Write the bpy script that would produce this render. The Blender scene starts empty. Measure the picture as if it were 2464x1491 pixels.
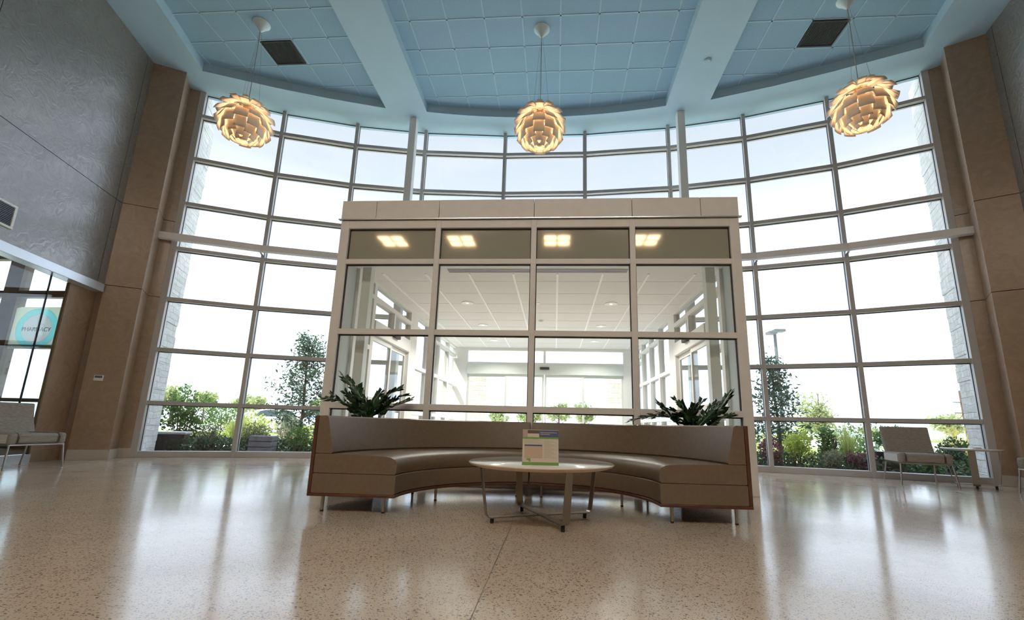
import bpy, bmesh, math, random
from mathutils import Vector, Matrix, geometry
PI = math.pi
R = math.radians
scene = bpy.context.scene
COL = scene.collection
rng = random.Random(7)

# ------------------------------------------------------------------ camera
FX, PPX, PPY = 1062.7, 1262.2, 808.2
YAW, PITCH, ROLL = R(4.1433), R(11.5348), R(1.4637)
IW, IH = 2464, 1491
cam_d = bpy.data.cameras.new('camera')
cam = bpy.data.objects.new('camera', cam_d)
COL.objects.link(cam)
scene.camera = cam
cam_d.sensor_fit = 'HORIZONTAL'
cam_d.sensor_width = 36.0
cam_d.lens = FX / IW * 36.0
cam_d.shift_x = (IW / 2 - PPX) / IW
cam_d.shift_y = (PPY - IH / 2) / IW
cam_d.clip_start = 0.05
cam_d.clip_end = 2000
fwd = Vector((-math.sin(YAW), math.cos(YAW), 0))
rgt = Vector((math.cos(YAW), math.sin(YAW), 0))
up = Vector((0, 0, 1))
f2 = fwd * math.cos(PITCH) + up * math.sin(PITCH)
u2 = up * math.cos(PITCH) - fwd * math.sin(PITCH)
r3 = rgt * math.cos(ROLL) + u2 * math.sin(ROLL)
u3 = u2 * math.cos(ROLL) - rgt * math.sin(ROLL)
M = Matrix((r3, u3, -f2)).transposed().to_4x4()
M.translation = Vector((0.298, 0, 0.69))
cam.matrix_world = M

# ------------------------------------------------------------------ world, sun, exposure
scene.view_settings.view_transform = 'Standard'
scene.view_settings.look = 'None'
scene.view_settings.gamma = 1
scene.view_settings.use_curve_mapping = False
scene.view_settings.exposure = 1.0
scene.cycles.max_bounces = 10
scene.cycles.diffuse_bounces = 5
scene.cycles.glossy_bounces = 5
scene.cycles.transparent_max_bounces = 40
scene.cycles.sample_clamp_indirect = 6.0

SKY_STRENGTH = 1.5
w = bpy.data.worlds.new('overcast_sky')
scene.world = w
w.use_nodes = True
nt = w.node_tree
nt.nodes.clear()
out = nt.nodes.new('ShaderNodeOutputWorld')
bg = nt.nodes.new('ShaderNodeBackground')
bg.inputs['Strength'].default_value = SKY_STRENGTH
tc = nt.nodes.new('ShaderNodeTexCoord')
sep = nt.nodes.new('ShaderNodeSeparateXYZ')
rmp = nt.nodes.new('ShaderNodeValToRGB')
rmp.color_ramp.elements[0].position = 0.0
rmp.color_ramp.elements[0].color = (0.80, 0.92, 1.08, 1)
e = rmp.color_ramp.elements.new(0.3); e.color = (0.68, 0.79, 0.95, 1)
e = rmp.color_ramp.elements.new(0.48); e.color = (0.305, 0.335, 0.375, 1)
e = rmp.color_ramp.elements.new(0.66); e.color = (0.235, 0.265, 0.31, 1)
e = rmp.color_ramp.elements.new(0.80); e.color = (1.45, 1.7, 2.1, 1)
rmp.color_ramp.elements[-1].position = 1.0
rmp.color_ramp.elements[-1].color = (1.65, 1.95, 2.45, 1)
nz = nt.nodes.new('ShaderNodeTexNoise')
nz.inputs['Scale'].default_value = 3.0
nz.inputs['Detail'].default_value = 5
mpn = nt.nodes.new('ShaderNodeMapping')
mpn.inputs['Scale'].default_value = (1, 1, 3.5)
cmx = nt.nodes.new('ShaderNodeMixRGB'); cmx.blend_type = 'MIX'
crp = nt.nodes.new('ShaderNodeValToRGB')
crp.color_ramp.elements[0].position = 0.45
crp.color_ramp.elements[1].position = 0.75
crp.color_ramp.elements[1].color = (0.7, 0.7, 0.7, 1)
cmx.inputs['Color2'].default_value = (0.35, 0.36, 0.375, 1)
L = nt.links
L.new(tc.outputs['Generated'], sep.inputs[0])
L.new(sep.outputs['Z'], rmp.inputs[0])
L.new(tc.outputs['Generated'], mpn.inputs['Vector'])
L.new(mpn.outputs[0], nz.inputs['Vector'])
L.new(nz.outputs[0], crp.inputs[0])
L.new(crp.outputs[0], cmx.inputs['Fac'])
L.new(rmp.outputs[0], cmx.inputs['Color1'])
L.new(cmx.outputs[0], bg.inputs['Color'])
L.new(bg.outputs[0], out.inputs[0])

sun_d = bpy.data.lights.new('sun', 'SUN')
sun_d.energy = 4.5
sun_d.angle = R(3)
sun_d.color = (1.0, 0.93, 0.82)
sun = bpy.data.objects.new('sun', sun_d)
COL.objects.link(sun)
sun.location = (-16, -10, 30)
sun.rotation_euler = Vector((0.55, 0.36, -1.0)).to_track_quat('-Z', 'Y').to_euler()

# ------------------------------------------------------------------ materials
MATS = {}
def mat(name, col, rough=0.5, metal=0.0, spec=0.5, coat=0.0, emit=None, estr=0.0, noise=0.0, nscale=8.0,
        bump=0.0, bscale=40.0, trans=0.0, sub=0.0):
    m = bpy.data.materials.new(name)
    m.use_nodes = True
    nt = m.node_tree
    p = nt.nodes['Principled BSDF']
    p.inputs['Base Color'].default_value = (*col, 1)
    p.inputs['Roughness'].default_value = rough
    p.inputs['Metallic'].default_value = metal
    p.inputs['Specular IOR Level'].default_value = spec
    p.inputs['Coat Weight'].default_value = coat
    if emit:
        p.inputs['Emission Color'].default_value = (*emit, 1)
        p.inputs['Emission Strength'].default_value = estr
    if noise or bump:
        t = nt.nodes.new('ShaderNodeTexCoord')
    if noise:
        n = nt.nodes.new('ShaderNodeTexNoise')
        n.inputs['Scale'].default_value = nscale
        n.inputs['Detail'].default_value = 6
        r = nt.nodes.new('ShaderNodeValToRGB')
        a = [max(0, c * (1 - noise)) for c in col]
        b = [min(1, c * (1 + noise)) for c in col]
        r.color_ramp.elements[0].position = 0.3
        r.color_ramp.elements[0].color = (*a, 1)
        r.color_ramp.elements[1].position = 0.7
        r.color_ramp.elements[1].color = (*b, 1)
        nt.links.new(t.outputs['Object'], n.inputs['Vector'])
        nt.links.new(n.outputs[0], r.inputs[0])
        nt.links.new(r.outputs[0], p.inputs['Base Color'])
    if bump:
        n2 = nt.nodes.new('ShaderNodeTexNoise')
        n2.inputs['Scale'].default_value = bscale
        n2.inputs['Detail'].default_value = 4
        b = nt.nodes.new('ShaderNodeBump')
        b.inputs['Strength'].default_value = bump
        b.inputs['Distance'].default_value = 0.02
        nt.links.new(t.outputs['Object'], n2.inputs['Vector'])
        nt.links.new(n2.outputs[0], b.inputs['Height'])
        nt.links.new(b.outputs[0], p.inputs['Normal'])
    if trans:
        tr = nt.nodes.new('ShaderNodeBsdfTranslucent')
        tr.inputs['Color'].default_value = (*[min(1, c * 1.6) for c in col], 1)
        mx = nt.nodes.new('ShaderNodeMixShader')
        mx.inputs[0].default_value = trans
        nt.links.new(p.outputs[0], mx.inputs[1])
        nt.links.new(tr.outputs[0], mx.inputs[2])
        nt.links.new(mx.outputs[0], nt.nodes['Material Output'].inputs[0])
    MATS[name] = m
    return m

def glass_mat(name, tint=(1, 1, 1), refl=1.0, rough=0.0):
    m = bpy.data.materials.new(name)
    m.use_nodes = True
    nt = m.node_tree
    nt.nodes.remove(nt.nodes['Principled BSDF'])
    tr = nt.nodes.new('ShaderNodeBsdfTransparent')
    tr.inputs[0].default_value = (*tint, 1)
    gl = nt.nodes.new('ShaderNodeBsdfGlossy')
    gl.inputs['Color'].default_value = (refl, refl, refl, 1)
    gl.inputs['Roughness'].default_value = rough
    fr = nt.nodes.new('ShaderNodeLayerWeight')          # Schlick reflectance of a thin sheet, same on both faces
    pw = nt.nodes.new('ShaderNodeMath'); pw.operation = 'POWER'; pw.inputs[1].default_value = 5.0
    ma = nt.nodes.new('ShaderNodeMath'); ma.operation = 'MULTIPLY_ADD'; ma.inputs[1].default_value = 0.9; ma.inputs[2].default_value = 0.035
    nt.links.new(fr.outputs['Facing'], pw.inputs[0]); nt.links.new(pw.outputs[0], ma.inputs[0])
    mx = nt.nodes.new('ShaderNodeMixShader')
    nt.links.new(ma.outputs[0], mx.inputs[0])
    nt.links.new(tr.outputs[0], mx.inputs[1])
    nt.links.new(gl.outputs[0], mx.inputs[2])
    nt.links.new(mx.outputs[0], nt.nodes['Material Output'].inputs[0])
    MATS[name] = m
    return m

glass_mat('window_glass', (0.97, 0.985, 0.985), 0.8)
glass_mat('shop_glass', (0.86, 0.92, 0.92), 0.9)
mat('frame_paint', (0.47, 0.45, 0.44), 0.4, noise=0.03)
mat('vestibule_paint', (0.80, 0.775, 0.765), 0.45, noise=0.03)
mat('gasket', (0.03, 0.028, 0.03), 0.6)
mat('spandrel', (0.36, 0.345, 0.285), 0.06, spec=0.9, coat=0.5)
mat('ceiling_paint', (0.40, 0.575, 0.68), 0.75, noise=0.02, nscale=3)
mat('tile_paint', (0.285, 0.455, 0.58), 0.9, noise=0.03, nscale=30)
mat('tile_bar', (0.37, 0.55, 0.66), 0.6)
mat('vent_black', (0.006, 0.007, 0.009), 0.55)
mat('white_paint', (0.80, 0.80, 0.78), 0.5)
mat('tile_white', (0.80, 0.795, 0.78), 0.9)
mat('bar_white', (0.95, 0.945, 0.93), 0.5)
mat('baseboard_paint', (0.50, 0.44, 0.38), 0.4)
mat('panel_grey', (0.68, 0.73, 0.70), 0.4)
mat('alu', (0.60, 0.62, 0.66), 0.28, metal=0.85)
mat('alu_trim', (0.66, 0.70, 0.76), 0.3, metal=0.5)
mat('leather', (0.17, 0.122, 0.084), 0.38, noise=0.08, nscale=30, bump=0.12, bscale=260)
mat('sofa_wood', (0.10, 0.038, 0.022), 0.35, noise=0.25, nscale=12)
mat('terrazzo_joint', (0.16, 0.12, 0.09), 0.4)
mat('terrazzo_pale', (0.62, 0.58, 0.52), 0.3, noise=0.1, nscale=30)
mat('block_grey', (0.17, 0.17, 0.20), 0.8, noise=0.2, nscale=10)
mat('frosted_panel', (0.66, 0.72, 0.69), 0.4, trans=0.5)
mat('vent_slot', (0.22, 0.22, 0.24), 0.5)
mat('steel', (0.40, 0.36, 0.32), 0.3, metal=0.9)
mat('strap_steel', (0.30, 0.265, 0.235), 0.36, metal=0.85)
mat('rubber', (0.015, 0.014, 0.014), 0.7)
mat('table_white', (0.80, 0.79, 0.75), 0.12, coat=0.6)
mat('table_edge', (0.66, 0.50, 0.36), 0.35)
mat('chair_fabric', (0.33, 0.29, 0.25), 0.85, noise=0.0)
mat('chair_trim', (0.07, 0.05, 0.04), 0.5)
mat('chair_side', (0.55, 0.54, 0.52), 0.7, noise=0.1, nscale=60)
mat('chrome', (0.45, 0.43, 0.44), 0.2, metal=1.0)
mat('cord', (0.35, 0.36, 0.36), 0.5)
mat('canopy_white', (0.62, 0.74, 0.77), 0.4)
mat('leaf_white', (0.80, 0.69, 0.57), 0.38, trans=0.10)
mat('bulb', (1, 0.8, 0.55), 0.5, emit=(1.0, 0.70, 0.42), estr=8.0)
mat('brass', (0.6, 0.4, 0.2), 0.3, metal=0.9)
mat('can_glow', (1, 0.95, 0.85), 0.5, emit=(1.0, 0.9, 0.75), estr=4.0)
mat('warm_panel', (1, 0.85, 0.6), 0.5, emit=(1.0, 0.72, 0.42), estr=13.0)
mat('fill_glow', (1, 0.95, 0.85), 0.5, emit=(1.0, 0.93, 0.85), estr=23.0)  # emission of the added fill panels
mat('zz_leaf', (0.022, 0.055, 0.018), 0.28, noise=0.4, nscale=6)
mat('pot_dark', (0.02, 0.018, 0.02), 0.4)
mat('soil', (0.05, 0.035, 0.025), 0.9, noise=0.4, nscale=20)
mat('pavement', (0.62, 0.61, 0.58), 0.9, noise=0.08, nscale=0.6)
mat('mulch', (0.07, 0.05, 0.055), 0.95, noise=0.5, nscale=15)
mat('bush_green', (0.09, 0.165, 0.045), 0.6, noise=0.35, nscale=3, trans=0.45)
mat('bush_dark', (0.035, 0.075, 0.03), 0.55, noise=0.35, nscale=4, trans=0.3)
mat('bush_yellow', (0.30, 0.36, 0.07), 0.6, noise=0.3, nscale=3, trans=0.5)
mat('bush_red', (0.13, 0.035, 0.055), 0.6, noise=0.4, nscale=4, trans=0.35)
mat('bush_mauve', (0.16, 0.17, 0.10), 0.7, noise=0.3, nscale=3, trans=0.4)
mat('grass_blade', (0.30, 0.34, 0.11), 0.7, noise=0.3, nscale=4, trans=0.5)
mat('grass_gold', (0.52, 0.46, 0.14), 0.7, noise=0.25, nscale=4, trans=0.5)
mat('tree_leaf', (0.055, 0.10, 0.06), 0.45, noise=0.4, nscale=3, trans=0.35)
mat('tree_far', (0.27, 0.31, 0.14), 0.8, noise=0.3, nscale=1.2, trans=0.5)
mat('bark', (0.10, 0.075, 0.055), 0.9, noise=0.3, nscale=20)
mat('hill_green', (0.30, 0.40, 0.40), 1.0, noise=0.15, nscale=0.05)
mat('field', (0.17, 0.21, 0.075), 1.0, noise=0.25, nscale=0.2)
mat('pole_wood', (0.12, 0.08, 0.07), 0.8)
mat('pole_grey', (0.10, 0.11, 0.12), 0.5)
mat('pole_pale', (0.55, 0.56, 0.56), 0.6)
mat('car_white', (0.80, 0.82, 0.85), 0.25, coat=0.6)
mat('car_blue', (0.25, 0.36, 0.62), 0.25, coat=0.6)
mat('car_glass', (0.06, 0.08, 0.10), 0.08)
mat('tyre', (0.02, 0.02, 0.02), 0.8)
mat('tail_red', (0.6, 0.15, 0.05), 0.3)
mat('pharm_brown', (0.15, 0.09, 0.05), 0.6, noise=0.2)
mat('pharm_wall', (0.42, 0.38, 0.33), 0.7)
mat('pharm_ceiling', (0.50, 0.33, 0.18), 0.6, noise=0.2, nscale=3)
mat('sign_yellow', (0.78, 0.81, 0.58), 0.5, trans=0.6)
mat('sign_teal', (0.38, 0.66, 0.68), 0.5, trans=0.6)
mat('sign_white', (0.90, 0.91, 0.92), 0.5, trans=0.5)
mat('sign_text', (0.55, 0.66, 0.70), 0.5)
mat('paper', (0.74, 0.66, 0.58), 0.6)
mat('paper_tan', (0.62, 0.47, 0.34), 0.6)
mat('paper_blue', (0.05, 0.10, 0.25), 0.6)
mat('paper_green', (0.20, 0.42, 0.06), 0.6)
mat('paper_pink', (0.55, 0.38, 0.34), 0.6)
mat('paper_dark', (0.12, 0.08, 0.06), 0.6)
mat('paper_text', (0.50, 0.45, 0.42), 0.7)
mat('plastic_white', (0.75, 0.72, 0.68), 0.4)
mat('lcd', (0.10, 0.13, 0.16), 0.2)
mat('back_wall', (0.50, 0.42, 0.30), 0.7, noise=0.06, nscale=2)
glass_mat('acrylic', (0.97, 0.97, 0.97), 0.8)

def fabric():
    m = MATS['chair_fabric']; nt = m.node_tree; p = nt.nodes['Principled BSDF']
    t = nt.nodes.new('ShaderNodeTexCoord')
    mp = nt.nodes.new('ShaderNodeMapping'); mp.inputs['Scale'].default_value = (22, 22, 230)
    n = nt.nodes.new('ShaderNodeTexNoise'); n.inputs['Scale'].default_value = 1.0; n.inputs['Detail'].default_value = 4
    r = nt.nodes.new('ShaderNodeValToRGB')
    r.color_ramp.elements[0].position = 0.35; r.color_ramp.elements[0].color = (0.235, 0.205, 0.175, 1)
    r.color_ramp.elements[1].position = 0.65; r.color_ramp.elements[1].color = (0.36, 0.335, 0.30, 1)
    nt.links.new(t.outputs['Object'], mp.inputs[0]); nt.links.new(mp.outputs[0], n.inputs['Vector'])
    nt.links.new(n.outputs[0], r.inputs[0]); nt.links.new(r.outputs[0], p.inputs['Base Color'])
fabric()

def plaster(name, c0, c1, r0, r1, bs, ns, ct):
    """polished plaster: trowel strokes in colour, gloss and relief"""
    m = bpy.data.materials.new(name); m.use_nodes = True; nt = m.node_tree
    p = nt.nodes['Principled BSDF']
    t = nt.nodes.new('ShaderNodeTexCoord')
    n0 = nt.nodes.new('ShaderNodeTexNoise'); n0.inputs['Scale'].default_value = 2.2; n0.inputs['Detail'].default_value = 3
    mix = nt.nodes.new('ShaderNodeMixRGB'); mix.blend_type = 'LINEAR_LIGHT'; mix.inputs['Fac'].default_value = 0.22
    n1 = nt.nodes.new('ShaderNodeTexNoise'); n1.inputs['Scale'].default_value = ns
    n1.inputs['Detail'].default_value = 5; n1.inputs['Distortion'].default_value = 2.2
    r = nt.nodes.new('ShaderNodeValToRGB')
    r.color_ramp.elements[0].position = 0.3; r.color_ramp.elements[0].color = (*c0, 1)
    r.color_ramp.elements[1].position = 0.72; r.color_ramp.elements[1].color = (*c1, 1)
    rr = nt.nodes.new('ShaderNodeMapRange')
    rr.inputs['From Min'].default_value = 0.35; rr.inputs['From Max'].default_value = 0.7
    rr.inputs['To Min'].default_value = r0; rr.inputs['To Max'].default_value = r1
    b = nt.nodes.new('ShaderNodeBump'); b.inputs['Strength'].default_value = bs; b.inputs['Distance'].default_value = 0.012
    L = nt.links
    L.new(t.outputs['Object'], n0.inputs['Vector'])
    L.new(t.outputs['Object'], mix.inputs['Color1']); L.new(n0.outputs['Color'], mix.inputs['Color2'])
    L.new(mix.outputs[0], n1.inputs['Vector'])
    L.new(n1.outputs[0], r.inputs[0]); L.new(r.outputs[0], p.inputs['Base Color'])
    L.new(n1.outputs[0], rr.inputs[0]); L.new(rr.outputs[0], p.inputs['Roughness'])
    L.new(n1.outputs[0], b.inputs['Height']); L.new(b.outputs[0], p.inputs['Normal'])
    p.inputs['Coat Weight'].default_value = ct; p.inputs['Coat Roughness'].default_value = 0.28; p.inputs['Coat IOR'].default_value = 1.8
    L.new(b.outputs[0], p.inputs['Coat Normal'])
    MATS[name] = m
plaster('plaster_wall', (0.135, 0.122, 0.108), (0.205, 0.188, 0.168), 0.42, 0.2, 0.42, 5.0, 1.0)
plaster('plaster_pier', (0.26, 0.165, 0.098), (0.34, 0.225, 0.14), 0.5, 0.4, 0.2, 5.0, 0.9)

def terrazzo():
    m = bpy.data.materials.new('terrazzo'); m.use_nodes = True; nt = m.node_tree
    p = nt.nodes['Principled BSDF']; L = nt.links
    t = nt.nodes.new('ShaderNodeTexCoord')
    big = nt.nodes.new('ShaderNodeTexNoise'); big.inputs['Scale'].default_value = 1.3; big.inputs['Detail'].default_value = 4
    base = nt.nodes.new('ShaderNodeValToRGB')
    base.color_ramp.elements[0].position = 0.3; base.color_ramp.elements[0].color = (0.52, 0.425, 0.34, 1)
    base.color_ramp.elements[1].position = 0.7; base.color_ramp.elements[1].color = (0.62, 0.52, 0.425, 1)
    L.new(t.outputs['Object'], big.inputs['Vector']); L.new(big.outputs[0], base.inputs[0])
    prev = base.outputs[0]
    for sc_, thr, chipcol, stretch in ((42, 0.27, (0.10, 0.065, 0.045, 1), (1, 2.0, 1)), (70, 0.28, (0.17, 0.115, 0.08, 1), (1.8, 1, 1)), (95, 0.30, (0.22, 0.155, 0.11, 1), (1, 1.4, 1)), (60, 0.20, (0.60, 0.49, 0.38, 1), (1, 1, 1))):
        mp = nt.nodes.new('ShaderNodeMapping'); mp.inputs['Scale'].default_value = stretch
        mp.inputs['Rotation'].default_value = (0, 0, sc_ * 0.37)
        v = nt.nodes.new('ShaderNodeTexVoronoi'); v.inputs['Scale'].default_value = sc_
        L.new(t.outputs['Object'], mp.inputs[0]); L.new(mp.outputs[0], v.inputs['Vector'])
        # only some cells carry a chip
        sp = nt.nodes.new('ShaderNodeSeparateColor'); L.new(v.outputs['Color'], sp.inputs[0])
        pick = nt.nodes.new('ShaderNodeMath'); pick.operation = 'GREATER_THAN'; pick.inputs[1].default_value = 0.58
        L.new(sp.outputs[0], pick.inputs[0])
        near = nt.nodes.new('ShaderNodeMath'); near.operation = 'LESS_THAN'; near.inputs[1].default_value = thr
        L.new(v.outputs['Distance'], near.inputs[0])
        mul = nt.nodes.new('ShaderNodeMath'); mul.operation = 'MULTIPLY'
        L.new(pick.outputs[0], mul.inputs[0]); L.new(near.outputs[0], mul.inputs[1])
        mx = nt.nodes.new('ShaderNodeMixRGB'); L.new(mul.outputs[0], mx.inputs['Fac'])
        L.new(prev, mx.inputs['Color1']); mx.inputs['Color2'].default_value = chipcol
        prev = mx.outputs[0]
    L.new(prev, p.inputs['Base Color'])
    rn = nt.nodes.new('ShaderNodeTexNoise'); rn.inputs['Scale'].default_value = 6; rn.inputs['Detail'].default_value = 5
    L.new(t.outputs['Object'], rn.inputs['Vector'])
    mr = nt.nodes.new('ShaderNodeMapRange'); mr.inputs['To Min'].default_value = 0.11; mr.inputs['To Max'].default_value = 0.20
    L.new(rn.outputs[0], mr.inputs[0]); L.new(mr.outputs[0], p.inputs['Roughness'])
    b = nt.nodes.new('ShaderNodeBump'); b.inputs['Strength'].default_value = 0.05; b.inputs['Distance'].default_value = 0.01
    bn = nt.nodes.new('ShaderNodeTexNoise'); bn.inputs['Scale'].default_value = 9
    L.new(t.outputs['Object'], bn.inputs['Vector']); L.new(bn.outputs[0], b.inputs['Height']); L.new(b.outputs[0], p.inputs['Normal'])
    p.inputs['Specular IOR Level'].default_value = 0.42
    p.inputs['Coat Weight'].default_value = 0.15; p.inputs['Coat Roughness'].default_value = 0.10
    MATS['terrazzo'] = m
terrazzo()

def stone(name, c0, c1, mortar, sx=2.2):
    m = bpy.data.materials.new(name); m.use_nodes = True; nt = m.node_tree
    p = nt.nodes['Principled BSDF']; L = nt.links
    t = nt.nodes.new('ShaderNodeTexCoord')
    sp = nt.nodes.new('ShaderNodeSeparateXYZ'); L.new(t.outputs['Object'], sp.inputs[0])
    ad = nt.nodes.new('ShaderNodeMath'); ad.operation = 'ADD'
    L.new(sp.outputs['X'], ad.inputs[0]); L.new(sp.outputs['Y'], ad.inputs[1])
    cb = nt.nodes.new('ShaderNodeCombineXYZ'); L.new(ad.outputs[0], cb.inputs['X']); L.new(sp.outputs['Z'], cb.inputs['Y'])
    n = nt.nodes.new('ShaderNodeTexNoise'); n.inputs['Scale'].default_value = 3
    L.new(t.outputs['Object'], n.inputs['Vector'])
    mix = nt.nodes.new('ShaderNodeMixRGB'); mix.blend_type = 'LINEAR_LIGHT'; mix.inputs['Fac'].default_value = 0.05
    L.new(cb.outputs[0], mix.inputs['Color1']); L.new(n.outputs['Color'], mix.inputs['Color2'])
    br = nt.nodes.new('ShaderNodeTexBrick')
    br.inputs['Color1'].default_value = (*c0, 1); br.inputs['Color2'].default_value = (*c1, 1); br.inputs['Mortar'].default_value = (*mortar, 1)
    br.inputs['Scale'].default_value = sx; br.inputs['Mortar Size'].default_value = 0.012
    br.inputs['Brick Width'].default_value = 0.75; br.inputs['Row Height'].default_value = 0.38
    br.squash = 0.7; br.squash_frequency = 3; br.offset = 0.4
    L.new(mix.outputs[0], br.inputs['Vector']); L.new(br.outputs['Color'], p.inputs['Base Color'])
    b = nt.nodes.new('ShaderNodeBump'); b.inputs['Strength'].default_value = 0.8; b.inputs['Distance'].default_value = 0.03
    n2 = nt.nodes.new('ShaderNodeTexNoise'); n2.inputs['Scale'].default_value = 9; n2.inputs['Detail'].default_value = 6
    L.new(t.outputs['Object'], n2.inputs['Vector'])
    mm = nt.nodes.new('ShaderNodeMath'); mm.operation = 'SUBTRACT'
    L.new(n2.outputs[0], mm.inputs[0]); L.new(br.outputs['Fac'], mm.inputs[1])
    L.new(mm.outputs[0], b.inputs['Height']); L.new(b.outputs[0], p.inputs['Normal'])
    p.inputs['Roughness'].default_value = 0.9
    MATS[name] = m
stone('limestone', (0.60, 0.60, 0.58), (0.72, 0.71, 0.68), (0.42, 0.42, 0.41), 3.4)
stone('pier_stone', (0.66, 0.58, 0.48), (0.78, 0.71, 0.61), (0.52, 0.45, 0.37), 2.6)

# ------------------------------------------------------------------ mesh builder
class MB:
    def __init__(self):
        self.v = []; self.f = []
    def add(self, vs, fs):
        o = len(self.v)
        self.v += [tuple(x) for x in vs]
        self.f += [tuple(i + o for i in f) for f in fs]
        return self
    def box(self, x0, y0, z0, x1, y1, z1):
        return self.add([(x0, y0, z0), (x1, y0, z0), (x1, y1, z0), (x0, y1, z0), (x0, y0, z1), (x1, y0, z1), (x1, y1, z1), (x0, y1, z1)],
                        [(3, 2, 1, 0), (4, 5, 6, 7), (0, 1, 5, 4), (1, 2, 6, 5), (2, 3, 7, 6), (3, 0, 4, 7)])
    def seg(self, a, b, w0, w1, z0, z1):
        """upright slab along plan segment a-b, from w0 to w1 along its left normal"""
        a = Vector(a[:2]); b = Vector(b[:2]); t = (b - a).normalized(); n = Vector((-t.y, t.x))
        p = [a + n * w0, b + n * w0, b + n * w1, a + n * w1]
        return self.prism(p, z0, z1)
    def prism(self, poly, z0, z1):
        poly = [(p[0], p[1]) for p in poly]
        ar = sum(poly[i][0] * poly[(i + 1) % len(poly)][1] - poly[(i + 1) % len(poly)][0] * poly[i][1] for i in range(len(poly)))
        if ar < 0: poly = poly[::-1]
        n = len(poly)
        vs = [(x, y, z0) for x, y in poly] + [(x, y, z1) for x, y in poly]
        fs = [tuple(range(n - 1, -1, -1)), tuple(range(n, 2 * n))]
        for i in range(n):
            j = (i + 1) % n
            fs.append((i, j, n + j, n + i))
        return self.add(vs, fs)
    def tube(self, path, r, seg=10, r1=None, cap=True):
        path = [Vector(p) for p in path]
        n = len(path); rings = []
        for i, p in enumerate(path):
            d = (path[min(i + 1, n - 1)] - path[max(i - 1, 0)]).normalized()
            a = Vector((0, 0, 1)) if abs(d.z) < 0.9 else Vector((1, 0, 0))
            x = d.cross(a).normalized(); y = x.cross(d).normalized()
            rr = r if r1 is None else r + (r1 - r) * i / max(1, n - 1)
            rings.append([p + x * rr * math.cos(2 * PI * k / seg) + y * rr * math.sin(2 * PI * k / seg) for k in range(seg)])
        vs = [q for ring in rings for q in ring]
        fs = []
        for i in range(n - 1):
            for k in range(seg):
                k2 = (k + 1) % seg
                fs.append((i * seg + k, i * seg + k2, (i + 1) * seg + k2, (i + 1) * seg + k))
        if cap:
            fs.append(tuple(range(seg - 1, -1, -1))); fs.append(tuple((n - 1) * seg + k for k in range(seg)))
        return self.add(vs, fs)
    def ribbon(self, path, side, w, th):
        """flat bar swept along path; side = unit vector of its width"""
        path = [Vector(p) for p in path]; side = Vector(side).normalized(); n = len(path); vs = []
        for i, p in enumerate(path):
            d = (path[min(i + 1, n - 1)] - path[max(i - 1, 0)]).normalized()
            nn = d.cross(side).normalized()
            for sx, sy in ((-1, -1), (1, -1), (1, 1), (-1, 1)):
                vs.append(p + side * sx * w / 2 + nn * sy * th / 2)
        fs = []
        for i in range(n - 1):
            for k in range(4):
                k2 = (k + 1) % 4
                fs.append((i * 4 + k, i * 4 + k2, i * 4 + 4 + k2, i * 4 + 4 + k))
        fs.append((3, 2, 1, 0)); fs.append(tuple((n - 1) * 4 + k for k in range(4)))
        return self.add(vs, fs)
    def lathe(self, prof, cx=0, cy=0, seg=48, sx=1, sy=1):
        n = len(prof); vs = []
        for r, z in prof:
            for k in range(seg):
                a = 2 * PI * k / seg
                vs.append((cx + r * sx * math.cos(a), cy + r * sy * math.sin(a), z))
        fs = []
        for i in range(n - 1):
            for k in range(seg):
                k2 = (k + 1) % seg
                fs.append((i * seg + k, i * seg + k2, (i + 1) * seg + k2, (i + 1) * seg + k))
        fs.append(tuple(range(seg - 1, -1, -1))); fs.append(tuple((n - 1) * seg + k for k in range(seg)))
        return self.add(vs, fs)
    def sweep_arc(self, cx, cy, prof, a0, a1, steps, rot=0.0):
        """profile of (radius, z) swept round a vertical axis between two angles, closed ends"""
        n = len(prof); vs = []
        for s in range(steps + 1):
            a = a0 + (a1 - a0) * s / steps + rot
            for r, z in prof:
                vs.append((cx + r * math.cos(a), cy + r * math.sin(a), z))
        fs = []
        for s in range(steps):
            for k in range(n):
                k2 = (k + 1) % n
                fs.append((s * n + k, s * n + k2, (s + 1) * n + k2, (s + 1) * n + k))
        fs.append(tuple(range(n - 1, -1, -1))); fs.append(tuple(steps * n + k for k in range(n)))
        return self.add(vs, fs)
    def xform(self, mtx):
        self.v = [tuple(mtx @ Vector(p)) for p in self.v]; return self
    def build(self, name, m, parent=None, bevel=0.0, smooth=False, bseg=2, solid=0.0):
        me = bpy.data.meshes.new(name)
        me.from_pydata(self.v, [], self.f)
        bm = bmesh.new(); bm.from_mesh(me)
        bmesh.ops.recalc_face_normals(bm, faces=bm.faces)
        bm.to_mesh(me); bm.free()
        ms = m if isinstance(m, (list, tuple)) else [m]
        for x in ms: me.materials.append(MATS[x])
        o = bpy.data.objects.new(name, me)
        COL.objects.link(o)
        if parent: o.parent = parent
        if solid:
            md = o.modifiers.new('solid', 'SOLIDIFY'); md.thickness = solid
        if bevel:
            md = o.modifiers.new('bevel', 'BEVEL'); md.width = bevel; md.segments = bseg; md.limit_method = 'ANGLE'; md.angle_limit = R(40)
        if smooth:
            for p in me.polygons: p.use_smooth = True
            me.set_sharp_from_angle(angle=R(40))
        return o

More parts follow.
